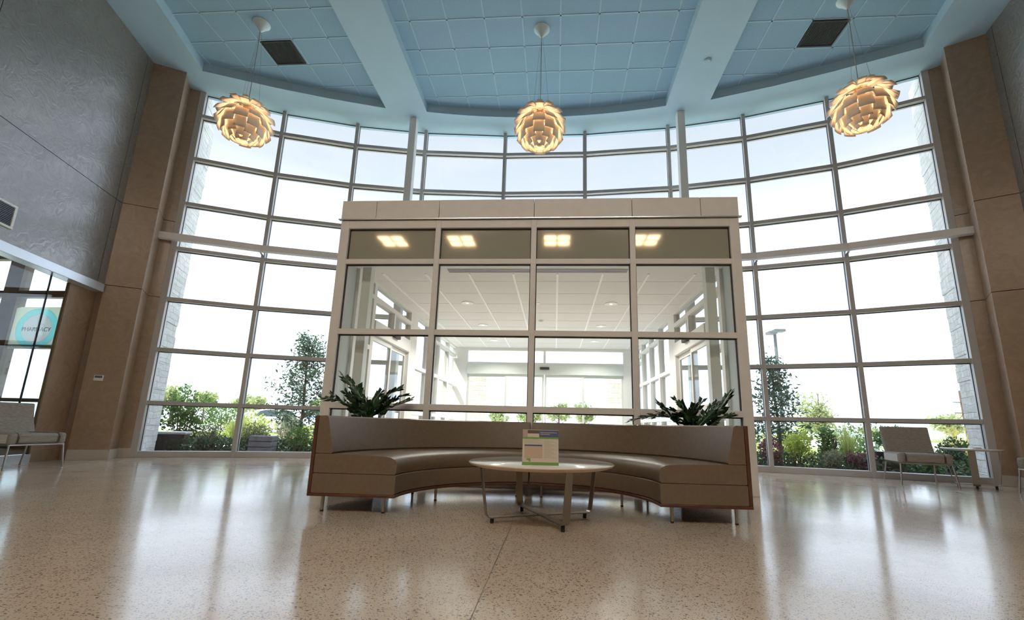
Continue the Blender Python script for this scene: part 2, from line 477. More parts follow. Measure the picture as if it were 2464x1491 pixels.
def tag(o, label, cat, group=None, kind=None):
    o['label'] = label; o['category'] = cat
    if group: o['group'] = group
    if kind: o['kind'] = kind
    return o
def empty(name, loc, rz=0.0, label=None, cat=None, group=None, kind=None):
    o = bpy.data.objects.new(name, None); COL.objects.link(o)
    o.location = loc; o.rotation_euler = (0, 0, rz); o.empty_display_size = 0.2
    if label: tag(o, label, cat, group, kind)
    return o
def structure(o, label, cat):
    return tag(o, label, cat, kind='structure')
def copy_tree(o, parent=None):
    c = o.copy(); COL.objects.link(c)
    if parent: c.parent = parent
    for ch in list(o.children):
        copy_tree(ch, c)
    return c

# ------------------------------------------------------------------ plan of the hall
ZC = 7.176          # soffit
ZP = 7.36           # coffer panels
V = [(-6.937, 7.424), (-5.584, 8.03), (-4.158, 8.473), (-2.686, 8.758), (-0.897, 8.915),
     (0.897, 8.915), (2.686, 8.758), (4.158, 8.473), (5.584, 8.03), (6.937, 7.424)]
V = [Vector(p) for p in V]
PA, PB, PC, PD = (7.26, 6.587), (6.82, 6.83), (7.09, 7.226), (6.928, 7.332)
def mir(p, s): return (p[0] * s, p[1])
TZ = [0.935, 1.886, 2.83, 3.82, 4.74, 5.70, 6.65]       # transoms

def bay_n(i):
    t = (V[i + 1] - V[i]).normalized()
    return t, Vector((-t.y, t.x))
def vert_n(i):
    ns = [bay_n(j)[1] for j in (i - 1, i) if 0 <= j < 9]
    return sum(ns, Vector((0, 0))).normalized()

# floor, ground
arc_out = [V[i] + vert_n(i) * 0.1 for i in range(10)]
room = [(-8.6, 6.3), (-8.6, -9.0), (8.6, -9.0), (8.6, 6.3), (8.2, 7.5)] + [tuple(p) for p in arc_out[::-1]] + [(-8.2, 7.5)]
b = MB()
b.prism(room, -0.12, 0.0)
structure(b.build('floor', 'terrazzo'), 'polished tan terrazzo floor of the lobby, flecked with dark chips', 'floor')
b = MB(); b.box(-2.6, 9.02, -0.12, 2.6, 12.15, 0.0)
structure(b.build('floor_vestibule', 'terrazzo_pale'), 'terrazzo floor inside the glass entrance vestibule beyond the window line', 'floor')
b = MB()
b.box(-0.002, -9, 0.0, 0.002, 5.1, 0.0008)
structure(b.build('trim_9', 'terrazzo_joint'), 'thin metal joint strip in the terrazzo running towards the table', 'floor joint')
b = MB(); b.box(-260, 9.0, -0.3, 260, 330, -0.13); b.box(-260, 6.0, -0.3, -8.7, 9.0, -0.13); b.box(8.7, -9.0, -0.3, 260, 9.0, -0.13); b.box(-260, -9, -0.3, -16, 6, -0.13)
structure(b.build('ground', 'pavement'), 'pale concrete forecourt and car park outside the windows', 'ground')
BEDS = []
for s, nm, lb in ((-1, 'ground_bed_left', 'dark mulch planting bed outside the left windows'), (1, 'ground_bed_right', 'dark mulch planting bed outside the right windows')):
    b = MB()
    pts = [(2.75 * s, 9.0), (4.2 * s, 8.72), (5.65 * s, 8.28), (7.0 * s, 7.72), (9.4 * s, 8.6), (8.6 * s, 10.9), (5.5 * s, 12.2), (2.75 * s, 12.4)]
    b.prism(pts, -0.13, -0.06)
    BEDS.append(structure(b.build(nm, 'mulch'), lb, 'planting bed'))

# ------------------------------------------------------------------ curtain wall
for i in range(9):
    t, n = bay_n(i)
    z0 = 3.5 if i in (3, 4, 5) else 0.0
    names = ['left end bay of the curved window wall, beside the left stone fin', 'second bay from the left of the curved window wall',
             'third bay of the curved window wall, left of the vestibule', 'upper bay of the curved wall, left above the vestibule roof',
             'middle upper bay of the curved wall, above the vestibule roof', 'upper bay of the curved wall, right above the vestibule roof',
             'seventh bay of the curved window wall, right of the vestibule', 'second bay from the right of the curved window wall, with lamp post beyond',
             'right end bay of the curved window wall, behind the lounge chair']
    c = (V[i] + V[i + 1]) / 2
    w_ = empty('window_%d' % (i + 1), (0, 0, 0), 0, names[i], 'window', None, 'structure')
    # mullions
    ends = [(i, 0)] + ([(9, 1)] if i == 8 else [])
    for vi, _ in ends:
        p = V[vi]; vn = vert_n(vi); vt = Vector((vn.y, -vn.x))
        wd = 0.05 if vi in (0, 9) else 0.034
        off = 0.0
        zz = 3.5 if vi in (4, 5) else 0.0
        m_ = MB().prism([p - vt * wd - vn * 0.10, p + vt * wd - vn * 0.10, p + vt * wd + vn * 0.09, p - vt * wd + vn * 0.09], zz, ZC)
        m_.build('jamb' if vi in (0, 9) else 'mullion', 'frame_paint', w_, bevel=0.004)
    L_ = (V[i + 1] - V[i]).length
    a = V[i] + t * 0.032; bb = V[i + 1] - t * 0.032
    if i == 0: a = V[i] + t * 0.048
    if i == 8: bb = V[i + 1] - t * 0.048
    zs = [z for z in TZ if z > z0 + 0.3]
    for z in zs:
        MB().seg(a, bb, -0.085, 0.075, z - 0.034, z + 0.034).build('transom', 'frame_paint', w_, bevel=0.003)
    zb = z0 + (0.105 if z0 == 0 else 0.08)
    MB().seg(a, bb, -0.09, 0.085, z0, zb).build('sill', 'frame_paint', w_, bevel=0.003)
    zl = [zb] + zs + [ZC]
    for k in range(len(zl) - 1):
        lo = zl[k] + (0.034 if k else 0); hi = zl[k + 1] - (0.034 if k < len(zl) - 2 else 0)
        MB().seg(a, bb, 0.004, 0.012, lo, hi).build('pane', 'window_glass', w_)
    g = MB()
    for k in range(len(zl) - 1):
        lo = zl[k] + (0.034 if k else 0); hi = zl[k + 1] - (0.034 if k < len(zl) - 2 else 0)
        if i < 8 or True:
            g.seg(a, bb, 0.0, 0.016, hi - 0.012, hi)
            g.seg(a, a + t * 0.009, 0.0, 0.016, lo, hi); g.seg(bb - t * 0.009, bb, 0.0, 0.016, lo, hi)
    g.build('gasket', 'gasket', w_)

# filler between window wall and vestibule sides
# wind girt
pts = []
for i in range(10):
    pts.append(V[i] - vert_n(i) * 0.23)
pts[0] = Vector((-7.045, 7.15)); pts[9] = Vector((7.045, 7.15))
for part, rngi, lb in (('trim_1', range(0, 4), 'left horizontal steel girt tube across the curved window wall'), ('trim_2', range(6, 10), 'right horizontal steel girt tube across the curved window wall')):
    idx = list(rngi); r0 = empty(part, (0, 0, 0), 0, lb, 'girt', None, 'structure')
    b = MB(); poly_o = []; poly_i = []
    for k in idx:
        vn = vert_n(k)
        poly_o.append(pts[k] + vn * 0.06); poly_i.append(pts[k] - vn * 0.06)
    for k in range(len(idx) - 1):
        b.prism([poly_i[k], poly_i[k + 1], poly_o[k + 1], poly_o[k]], 3.925, 4.045)
    b.build('tube', 'vestibule_paint', r0, bevel=0.008)
    for k in idx:
        if k in (0, 9): continue
        vn = vert_n(k); vt = Vector((vn.y, -vn.x)); p = V[k]
        MB().prism([p - vt * 0.02 - vn * 0.26, p + vt * 0.02 - vn * 0.26, p + vt * 0.02 - vn * 0.10, p - vt * 0.02 - vn * 0.10], 3.885, 3.925).build('bracket', 'alu', r0)

# steel columns by the window wall
for s, lb in ((-1, 'slim white steel column left of the vestibule, rising to the soffit'), (1, 'slim white steel column right of the vestibule, rising to the soffit')):
    structure(MB().box(2.83 * s - 0.075, 8.22, 0.0, 2.83 * s + 0.075, 8.37, ZC).build('column', 'white_paint', bevel=0.01), lb, 'column')

# ------------------------------------------------------------------ ceiling with three coffers
def front_c(x): return 8.32 - 0.25 * (x / 2.49) ** 2
sidepts = [(3.33, 7.93), (4.39, 7.61), (5.30, 7.29), (6.49, 6.81)]
def front_s(x):
    x = abs(x)
    for (xa, ya), (xb, yb) in zip(sidepts, sidepts[1:]):
        if x <= xb: return ya + (yb - ya) * (x - xa) / (xb - xa)
    return sidepts[-1][1]
YB = 1.6
def outer_x(y): return 6.49 + 0.268 * (y - 6.81)
cen = [(-2.49, YB), (2.49, YB)] + [(2.49 - 4.98 * k / 12, front_c(2.49 - 4.98 * k / 12)) for k in range(13)]
rt = [(3.33, YB), (outer_x(YB), YB)] + sidepts[::-1]
lt = [(-x, y) for x, y in rt][::-1]
outer = [(-8.6, -9.0), (8.6, -9.0), (8.6, 7.3)] + [tuple(p) for p in arc_out[::-1]] + [(-8.6, 7.3)]
loops = [[Vector((x, y, 0)) for x, y in l] for l in (outer, cen[::-1], rt[::-1], lt[::-1])]
tris = geometry.tessellate_polygon(loops)
flat = [p for l in loops for p in l]
b = MB(); b.add([(p.x, p.y, ZC) for p in flat], [tuple(t) for t in tris])
for l in (cen, rt, lt):
    n = len(l)
    b.add([(x, y, ZC) for x, y in l] + [(x, y, ZP + 0.02) for x, y in l], [(i, (i + 1) % n, n + (i + 1) % n, n + i) for i in range(n)])
ceil_o = structure(b.build('ceiling', 'ceiling_paint'), 'pale blue-white lobby soffit with three curved coffers', 'ceiling')
for nm, l in (('coffer_panel', cen), ('coffer_panel', rt), ('coffer_panel', lt)):
    MB().prism(l, ZP, ZP + 0.02).build(nm, 'tile_paint', ceil_o)
def grid_bars(kind):
    b = MB(); h0 = ZP - 0.006; hw = 0.012
    if kind == 'c':
        for k in range(-4, 4):
            x = 0.319 + 0.638 * k
            b.box(x - hw, YB, h0, x + hw, front_c(x), ZP + 0.002)
        y = 6.11 - 0.59 * 7
        while y < 8.3:
            xs = 2.49
            if y > 8.07: xs = 2.49 * math.sqrt(max(0.0, (8.32 - y) / 0.25))
            b.box(-xs, y - hw, h0, xs, y + hw, ZP + 0.002); y += 0.59
    else:
        s = kind
        for k in range(5):
            x = 3.81 + 0.645 * k
            y0 = YB if x < outer_x(YB) else 6.81 + (x - 6.49) / 0.268
            if front_s(x) > y0: b.box(min(s * (x - hw), s * (x + hw)), y0, h0, max(s * (x - hw), s * (x + hw)), front_s(x), ZP + 0.002)
        y = 6.37 - 0.57 * 8
        while y < 7.9:
            x1 = outer_x(y) if y < 6.81 else None
            if x1 is None:
                xs_ = 6.49
                while xs_ > 3.33 and front_s(xs_) < y: xs_ -= 0.02
                x1 = xs_
            b.box(min(s * 3.33, s * x1), y - hw, h0, max(s * 3.33, s * x1), y + hw, ZP + 0.002); y += 0.57
    b.build('tile_grid', 'tile_bar', ceil_o)
for k in ('c', 1, -1): grid_bars(k)
# roof above
b = MB(); b.prism([(-8.8, -9.2), (8.8, -9.2), (8.8, 7.6)] + [tuple(V[i] + vert_n(i) * 0.35) for i in range(9, -1, -1)] + [(-8.8, 7.6)], 7.45, 7.8)
structure(b.build('roof', 'white_paint'), 'flat roof slab above the lobby', 'roof')

# ceiling vents
def vent(x0, x1, label):
    y0, y1 = 6.385, 6.895
    v_ = empty('ceiling_vent', ((x0 + x1) / 2, (y0 + y1) / 2, ZP - 0.02), 0, label, 'vent', 'black return grilles in the ceiling')
    hx, hy = (x1 - x0) / 2, (y1 - y0) / 2
    b = MB()
    for a_ in ((-hx, -hy, hx, -hy + 0.02), (-hx, hy - 0.02, hx, hy), (-hx, -hy + 0.02, -hx + 0.02, hy - 0.02), (hx - 0.02, -hy + 0.02, hx, hy - 0.02)):
        b.box(a_[0], a_[1], -0.004, a_[2], a_[3], 0.014)
    b.build('frame', 'vent_black', v_)
    MB().box(-hx + 0.02, -hy + 0.02, 0.006, hx - 0.02, hy - 0.02, 0.016).build('backing', 'vent_black', v_)
    b = MB()
    for k in range(18):
        x = -hx + 0.03 + k * (2 * hx - 0.06) / 17
        b.box(x - 0.003, -hy + 0.02, -0.002, x + 0.003, hy - 0.02, 0.006)
    b.build('grille', 'vent_black', v_)
vent(-5.07, -4.50, 'black square ceiling grille beside the left pendant cord')
vent(4.47, 5.05, 'black square ceiling grille beside the right pendant cord')
b = MB(); b.lathe([(0.07, ZC), (0.07, ZC - 0.012), (0.05, ZC - 0.03)], 2.95, 6.95, 20)
tag(b.build('smoke_detector', 'ceiling_paint', smooth=True), 'small round detector on the white beam right of the middle coffer', 'smoke detector')

# ------------------------------------------------------------------ side walls and piers
def frame_side(s):
    A = Vector((PA[0] * s, PA[1])); d = Vector((-0.273 * s, -0.962)); n = Vector((-0.962 * s, 0.273))
    def P(u, nn): return A + d * u + n * nn
    return P
def slab(b, P, u0, u1, n0, n1, z0, z1):
    b.prism([P(u0, n0), P(u1, n0), P(u1, n1), P(u0, n1)], z0, z1)
GAP = 0.005
for s, side in ((-1, 'left'), (1, 'right')):
    P = frame_side(s)
    b = MB()
    slab(b, P, -0.05, 3.9, -0.35, -0.02, 2.84, ZC)
    us = [-0.05, 0.16, 2.63, 3.9]
    for zlo, zhi in ((2.84, 4.315), (4.315, ZC)):
        for u0, u1 in zip(us, us[1:]):
            slab(b, P, u0 + GAP, u1 - GAP, -0.025, 0.0, zlo + GAP, zhi - GAP)
    lb = 'polished mottled plaster wall on the left, above the shop glass' if s < 0 else 'polished plaster wall at the right edge of the photo'
    if s > 0:
        slab(b, P, -0.05, 3.9, -0.35, -0.02, 0, 2.84)
        for u0, u1 in zip(us, us[1:]):
            slab(b, P, u0 + GAP, u1 - GAP, -0.025, 0.0, 0.0, 2.84 - GAP)
    structure(b.build('wall_' + side, 'plaster_wall'), lb, 'wall')
    # joint backing is the slab itself; return walls behind the camera
    e0, e1 = P(3.9, 0), P(3.9, -0.35)
    b = MB()
    b.prism([e0, (8.3 * s, e0.y + 0.15), (8.3 * s, e0.y - 0.15), (e0.x, e0.y - 0.15)], 0, ZC)
    b.box(min(8.2 * s, 8.5 * s), -9.0, 0, max(8.2 * s, 8.5 * s), e0.y + 0.15, ZC)
    structure(b.build('wall_return_' + side, 'back_wall'), 'beige side wall behind the camera on the %s' % side, 'wall')
    # pier
    b = MB()
    poly = [mir(p, s) for p in (PA, PB, PC, PD, (6.99, 7.44), (7.25, 7.60), (7.9, 7.6), (7.9, 6.75))]
    for zlo, zhi in ((0, 2.84), (2.84, 4.33), (4.33, ZC)):
        b.prism(poly, zlo + (0.004 if zlo else 0), zhi - (0.004 if zhi < ZC else 0))
    structure(b.build('column_pier_' + side, 'plaster_pier', bevel=0.003), 'stepped brown plaster pier at the %s end of the window wall' % side, 'pier')
    b = MB()
    A_, B_, C_, D_ = [Vector(mir(p, s)) for p in (PA, PB, PC, PD)]
    for p, q in ((A_, B_), (B_, C_), (C_, D_)):
        w0, w1 = (-0.016, 0.0) if s > 0 else (0.0, 0.016)
        # keep outside of the pier
        t = (q - p).normalized(); nn = Vector((-t.y, t.x)); cen_ = Vector((7.5 * s, 7.2))
        sg = 1 if (p + nn - cen_).length > (p - nn - cen_).length else -1
        ext = 0.016
        p2, q2 = (p, q + t * ext) if q is B_ else ((p - t * ext, q) if q is C_ else (p, q))
        b.seg(p2, q2, min(0, sg * 0.016), max(0, sg * 0.016), 0, 0.155)
    structure(b.build('baseboard_' + side, 'baseboard_paint', bevel=0.004), 'pale baseboard round the foot of the %s pier' % side, 'baseboard')
b = MB(); b.box(-8.6, -9.2, 0, 8.6, -9.0, ZC)
structure(b.build('wall_back', 'back_wall'), 'beige rear wall of the lobby behind the camera', 'wall')

# left shop front below the overhanging wall
P = frame_side(-1)
b = MB(); slab(b, P, 0.03, 3.9, -0.16, 0.03, 2.70, 2.835)
structure(b.build('trim_3', 'alu_trim', bevel=0.006), 'brushed metal header strip above the left shop glass', 'trim')
b = MB(); slab(b, P, -0.05, 0.50, -0.17, -0.12, 0, 2.70)
structure(b.build('wall_recess', 'plaster_pier'), 'dark brown recessed wall beside the shop glass', 'wall')
win = empty('window_10', (0, 0, 0), 0, 'frameless shop front glass under the left wall, looking into the pharmacy', 'window', None, 'structure')
for u0, u1 in ((0.50, 0.826), (0.834, 1.69), (1.698, 2.6), (2.608, 3.9)):
    b = MB(); slab(b, P, u0, u1, -0.152, -0.14, 0.12, 2.70); b.build('pane', 'shop_glass', win)
for u in (0.83, 1.694, 2.604):
    b = MB(); slab(b, P, u - 0.006, u + 0.006, -0.155, -0.135, 0.12, 2.70); b.build('joint', 'gasket', win)
b = MB(); slab(b, P, 0.50, 3.9, -0.2, -0.10, 0, 0.12); b.build('sill', 'alu_trim', win)
# pharmacy room beyond the glass
b = MB(); b.prism([(-8.0, 5.9), (-9.0, 8.4), (-15.5, 8.4), (-15.5, 3.0), (-8.6, 3.0), (-7.0, 5.0)], -0.06, -0.001)
structure(b.build('floor_pharmacy', 'terrazzo'), 'floor of the pharmacy seen through the left shop glass', 'floor')
b = MB(); b.prism([(-7.75, 6.2), (-8.0, 8.4), (-15.5, 8.4), (-15.5, 3.0), (-6.7, 3.0), (-6.9, 4.0)], 4.1, 4.2)
structure(b.build('ceiling_pharmacy', 'pharm_ceiling'), 'warm timber ceiling of the pharmacy seen through the left shop glass', 'ceiling')
b = MB(); b.box(-15.6, 3.0, 0, -15.5, 8.4, 4.1)
structure(b.build('wall_pharmacy_far', 'pharm_wall'), 'grey end wall of the pharmacy', 'wall')
b = MB(); b.box(-15.5, 2.9, 0, -8.4, 3.0, 4.1)
structure(b.build('wall_pharmacy_rear', 'pharm_wall'), 'rear wall of the pharmacy', 'wall')
win = empty('window_11', (0, 8.3, 0), 0, 'brown framed window of the pharmacy, behind its round sign', 'window', None, 'structure')
b = MB()
for x0, x1 in ((-9.85, -7.9), (-11.40, -11.05), (-13.1, -12.8), (-15.5, -15.2)):
    b.box(x0, -0.08, 0, x1, 0.1, 4.1)
b.build('post', 'pharm_brown', win)
for z0, z1 in ((0, 0.5), (0.92, 0.99), (2.01, 2.08), (3.10, 3.24), (3.95, 4.1)):
    MB().box(-15.2, -0.06, z0, -9.85, 0.08, z1).build('rail', 'pharm_brown', win)
for x0, x1 in ((-11.05, -9.85), (-12.8, -11.4), (-15.2, -13.1)):
    MB().box(x0, 0.0, 0.5, x1, 0.008, 3.95).build('pane', 'window_glass', win)
# pharmacy sign
sg = empty('pharmacy_sign', (-10.44, 8.235, 2.42), 0, 'round white and teal PHARMACY sign on a pale yellow sheet behind the shop glass', 'sign')
def sheet_with_hole(hx, z0, z1, r, sz, y0, y1, n=48):
    vs = []; fs = []
    for yy in (y0, y1):
        for k in range(n):
            a = 2 * PI * k / n; vs.append((r * math.cos(a), yy, r * sz * math.sin(a)))
        for k in range(n):
            a = 2 * PI * k / n; c, q = math.cos(a), math.sin(a)
            f = min(hx / max(1e-6, abs(c)), (z1 if q > 0 else -z0) / max(1e-6, abs(q)))
            vs.append((f * c, yy, f * q))
    for k in range(n):
        k2 = (k + 1) % n
        fs += [(k, k2, n + k2, n + k), (2 * n + k, 3 * n + k, 3 * n + k2, 2 * n + k2), (n + k, n + k2, 3 * n + k2, 3 * n + k), (k, 2 * n + k, 2 * n + k2, k2)]
    return MB().add(vs, fs)
sheet_with_hole(0.56, -0.42, 0.46, 0.47, 0.92, 0.0, 0.006).build('sheet', 'sign_yellow', sg)
def disc(r, y, th, rin=0.0, sx=1.0, sz=0.92, n=48):
    b = MB(); vs = []; fs = []
    for yy in (y, y - th):
        for rad in ((rin, r) if rin else (r,)):
            for k in range(n):
                vs.append((rad * sx * math.cos(2 * PI * k / n), yy, rad * sz * math.sin(2 * PI * k / n)))
    if rin:
        for k in range(n):
            k2 = (k + 1) % n
            fs += [(k, k2, n + k2, n + k), (2 * n + k, 2 * n + k2, 3 * n + k2, 3 * n + k), (n + k, n + k2, 3 * n + k2, 3 * n + k), (k, k2, 2 * n + k2, 2 * n + k)]
    else:
        fs = [tuple(range(n)), tuple(range(n, 2 * n))] + [(k, (k + 1) % n, n + (k + 1) % n, n + k) for k in range(n)]
    return b.add(vs, fs)
disc(0.47, 0.006, 0.006, 0.335).build('ring', 'sign_teal', sg)
disc(0.335, 0.006, 0.006).build('disc', 'sign_white', sg)
def text(body, size, m, parent, loc, rot=(PI / 2, 0, 0), ext=0.001, name='lettering'):
    cu = bpy.data.curves.new(name, 'FONT'); cu.body = body; cu.size = size; cu.align_x = 'CENTER'; cu.align_y = 'CENTER'; cu.extrude = ext
    tmp = bpy.data.objects.new(name, cu); COL.objects.link(tmp)
    bpy.context.view_layer.update()
    me = bpy.data.meshes.new_from_object(tmp.evaluated_get(bpy.context.evaluated_depsgraph_get()))
    bpy.data.objects.remove(tmp)
    me.materials.clear(); me.materials.append(MATS[m])
    o = bpy.data.objects.new(name, me); COL.objects.link(o); o.parent = parent; o.location = loc; o.rotation_euler = rot
    return o
text('PHARMACY', 0.125, 'sign_text', sg, (0, -0.003, -0.02), ext=0.002)

# wall vent and thermostat
gv = empty('wall_vent', (0, 0, 0), 0, 'white framed return air grille at the left edge of the mottled wall', 'vent')
b = MB(); u0, u1, z0, z1 = 1.78, 2.62, 3.02, 3.34
for q in ((u0, u1, z0, z0 + 0.03), (u0, u1, z1 - 0.03, z1), (u0, u0 + 0.035, z0 + 0.03, z1 - 0.03), (u1 - 0.035, u1, z0 + 0.03, z1 - 0.03)):
    slab(b, P, q[0], q[1], 0.0, 0.02, q[2], q[3])
b.build('frame', 'white_paint', gv, bevel=0.003)
b = MB(); slab(b, P, u0 + 0.035, u1 - 0.035, 0.0, 0.004, z0 + 0.03, z1 - 0.03); b.build('backing', 'vent_black', gv)
b = MB()
for k in range(12):
    z = z0 + 0.04 + k * 0.0215
    slab(b, P, u0 + 0.035, u1 - 0.035, 0.004, 0.014, z, z + 0.008)
b.build('louver', 'lcd', gv)

def pier_local(s):
    A_, B_ = Vector(mir(PA, s)), Vector(mir(PB, s)); t = (B_ - A_).normalized(); n = Vector((t.y, -t.x))
    return A_, t, n
A_, t_, n_ = pier_local(-1)
th = empty('thermostat', (A_.x + t_.x * 0.19, A_.y + t_.y * 0.19, 1.285), math.atan2(t_.y, t_.x), 'small white thermostat with grey display on the left brown pier', 'thermostat')
MB().box(-0.058, -0.022, -0.045, 0.058, 0.0, 0.045).build('body', 'plastic_white', th, bevel=0.004)
MB().box(-0.046, -0.025, 0.0, 0.046, -0.021, 0.036).build('display', 'lcd', th)
b = MB()
for k in range(3): b.box(-0.04 + k * 0.03, -0.025, -0.032, -0.02 + k * 0.03, -0.021, -0.022)
b.build('button', 'panel_grey', th)

# ------------------------------------------------------------------ entrance vestibule
VX = 2.42; VO = 2.535; VY = 5.22; YE = 11.9
RZ = [(0.0, 0.10), (0.848, 0.92), (1.763, 1.83), (2.687, 2.75), (3.174, 3.28)]
MX = [-VX, -1.232, 0.005, 1.237, VX]
flabels = ['left front bay of the vestibule glazing, behind the left planter', 'front bay of the vestibule left of its centre post',
           'front bay of the vestibule right of its centre post', 'right front bay of the vestibule glazing, behind the right planter']
for i in range(4):
    w_ = empty('window_%d' % (12 + i), (0, VY, 0), 0, flabels[i], 'window', None, 'structure')
    xa, xb = MX[i], MX[i + 1]
    if i == 0: MB().box(-VO, 0, 0, -VX, 0.14, 3.28).build('corner_post', 'vestibule_paint', w_, bevel=0.004)
    if i == 3: MB().box(VX, 0, 0, VO, 0.14, 3.28).build('corner_post', 'vestibule_paint', w_, bevel=0.004)
    if i: MB().box(xa - 0.034, 0, 0, xa + 0.034, 0.14, 3.28).build('mullion', 'vestibule_paint', w_, bevel=0.003)
    l = xa + (0.034 if i else 0); r = xb - (0.034 if i < 3 else 0)
    for z0, z1 in RZ:
        MB().box(l, 0.002, z0, r, 0.138, z1).build('transom', 'vestibule_paint', w_, bevel=0.003)
    g = MB()
    for k in range(4):
        lo, hi = RZ[k][1], RZ[k + 1][0]
        if k == 3:
            MB().box(l, 0.05, lo, r, 0.062, hi).build('spandrel_pane', 'spandrel', w_)
        else:
            MB().box(l, 0.05, lo, r, 0.058, hi).build('pane', 'window_glass', w_)
        g.box(l, 0.035, hi - 0.014, r, 0.066, hi)
        g.box(l, 0.035, lo, l + 0.009, 0.066, hi); g.box(r - 0.009, 0.035, lo, r, 0.066, hi)
    g.build('gasket', 'gasket', w_)
# fascia boards and roof
JX = [-VO, -2.07, -1.232, 0.005, 1.237, 2.08, VO]
fas = empty('trim_4', (0, VY, 0), 0, 'plain taupe fascia band along the top of the vestibule', 'fascia', None, 'structure')
b = MB(); b.box(-VO, 0.02, 3.282, VO, 0.12, 3.30); b.build('reveal', 'gasket', fas)
for x0, x1 in zip(JX, JX[1:]):
    MB().box(x0 + (0.003 if x0 > -VO else 0), -0.015, 3.30, x1 - (0.003 if x1 < VO else 0), 0.13, 3.555).build('board', 'vestibule_paint', fas, bevel=0.003)
MB().box(-VO - 0.03, -0.03, 3.285, VO + 0.03, 0.02, 3.296).build('drip_edge', 'alu', fas)
for s in (-1, 1):
    MB().box(min(s * VO, s * (VO - 0.1)), 0.13, 3.282, max(s * VO, s * (VO - 0.1)), YE + 0.2 - VY, 3.5).build('side_board', 'vestibule_paint', fas)
structure(MB().box(-VO + 0.1, VY + 0.13, 3.32, VO - 0.1, YE + 0.2, 3.48).build('roof_vestibule', 'white_paint'), 'flat roof over the entrance vestibule', 'roof')
# inner ceiling
vc = empty('ceiling_vestibule', (0, 0, 0), 0, 'white tiled ceiling inside the vestibule', 'ceiling', None, 'structure')
MB().box(-2.53, VY + 0.14, 2.78, 2.53, YE + 0.1, 2.83).build('tile_field', 'tile_white', vc)
b = MB()
for x in (-2.18, -1.56, -0.935, -0.31, 0.31, 0.935, 1.56, 2.18): b.box(x - 0.016, 5.86, 2.770, x + 0.016, 11.7, 2.781)
b.build('main_runner', 'bar_white', vc)
b = MB()
y = 6.2
while y < 11.7:
    b.box(-2.4, y - 0.006, 2.777, 2.4, y + 0.006, 2.781); y += 0.61
b.build('cross_runner', 'tile_white', vc)
ld = empty('linear_diffuser', (0, 5.74, 2.775), 0, 'slotted linear air diffuser in the vestibule ceiling by the front glass', 'diffuser')
MB().box(-1.2, -0.09, 0.0, 1.25, 0.09, 0.006).build('plate', 'bar_white', ld)
for k in range(4): MB().box(-1.2, -0.075 + 0.04 * k, -0.004, 1.25, -0.055 + 0.04 * k, 0.001).build('slot', 'vent_slot', ld)
# can lights
def can(x, y, label):
    c = empty('recessed_downlight', (x, y, 2.78), 0, label, 'ceiling light', 'downlights in the vestibule ceiling')
    MB().lathe([(0.105, -0.012), (0.105, 0.0), (0.078, 0.0), (0.078, -0.009)], 0, 0, 28).build('ring', 'bar_white', c, smooth=True)
    MB().lathe([(0.078, -0.003), (0.078, -0.001)], 0, 0, 28).build('reflector', 'panel_grey', c)
    MB().lathe([(0.022, -0.012), (0.022, -0.003)], 0, 0, 12).build('lamp', 'can_glow', c)
    ld_ = bpy.data.lights.new('downlight_beam', 'SPOT'); ld_.energy = 72; ld_.spot_size = R(140); ld_.spot_blend = 0.4; ld_.shadow_soft_size = 0.05; ld_.color = (1.0, 0.95, 0.87)
    lo_ = bpy.data.objects.new('downlight_beam', ld_); COL.objects.link(lo_); lo_.parent = c; lo_.location = (0, 0, -0.02)
for x, y, lb in ((-1.25, 7.36, 'round downlight in the vestibule ceiling, nearest on the left'), (1.23, 7.36, 'round downlight in the vestibule ceiling, nearest on the right'),
                 (-1.25, 9.07, 'round downlight, middle of the left row in the vestibule'), (1.24, 9.07, 'round downlight, middle of the right row in the vestibule'),
                 (-1.24, 10.74, 'round downlight at the far left by the outer doors'), (1.24, 10.74, 'round downlight at the far right by the outer doors')):
    can(x, y, lb)
b = MB(); b.lathe([(0.05, 2.78), (0.05, 2.765), (0.03, 2.74), (0.0, 2.735)], 0.0, 8.61, 20)
tag(b.build('sprinkler_head', 'white_paint', smooth=True), 'small dome sensor in the middle of the vestibule ceiling', 'sensor')
b = MB(); b.lathe([(0.035, 2.78), (0.035, 2.77), (0.0, 2.768)], -0.01, 7.36, 16)
tag(b.build('ceiling_sensor', 'bar_white', smooth=True), 'tiny round white cap in the vestibule ceiling between the nearest downlights', 'sensor')
# inner columns just behind the front glass
for s, lb in ((-1, 'square white column inside the vestibule by its left front corner'), (1, 'square white column inside the vestibule by its right front corner')):
    structure(MB().box(2.25 * s - 0.06, 5.5, 0, 2.25 * s + 0.06, 5.62, 2.78).build('column', 'panel_grey', bevel=0.004), lb, 'column')
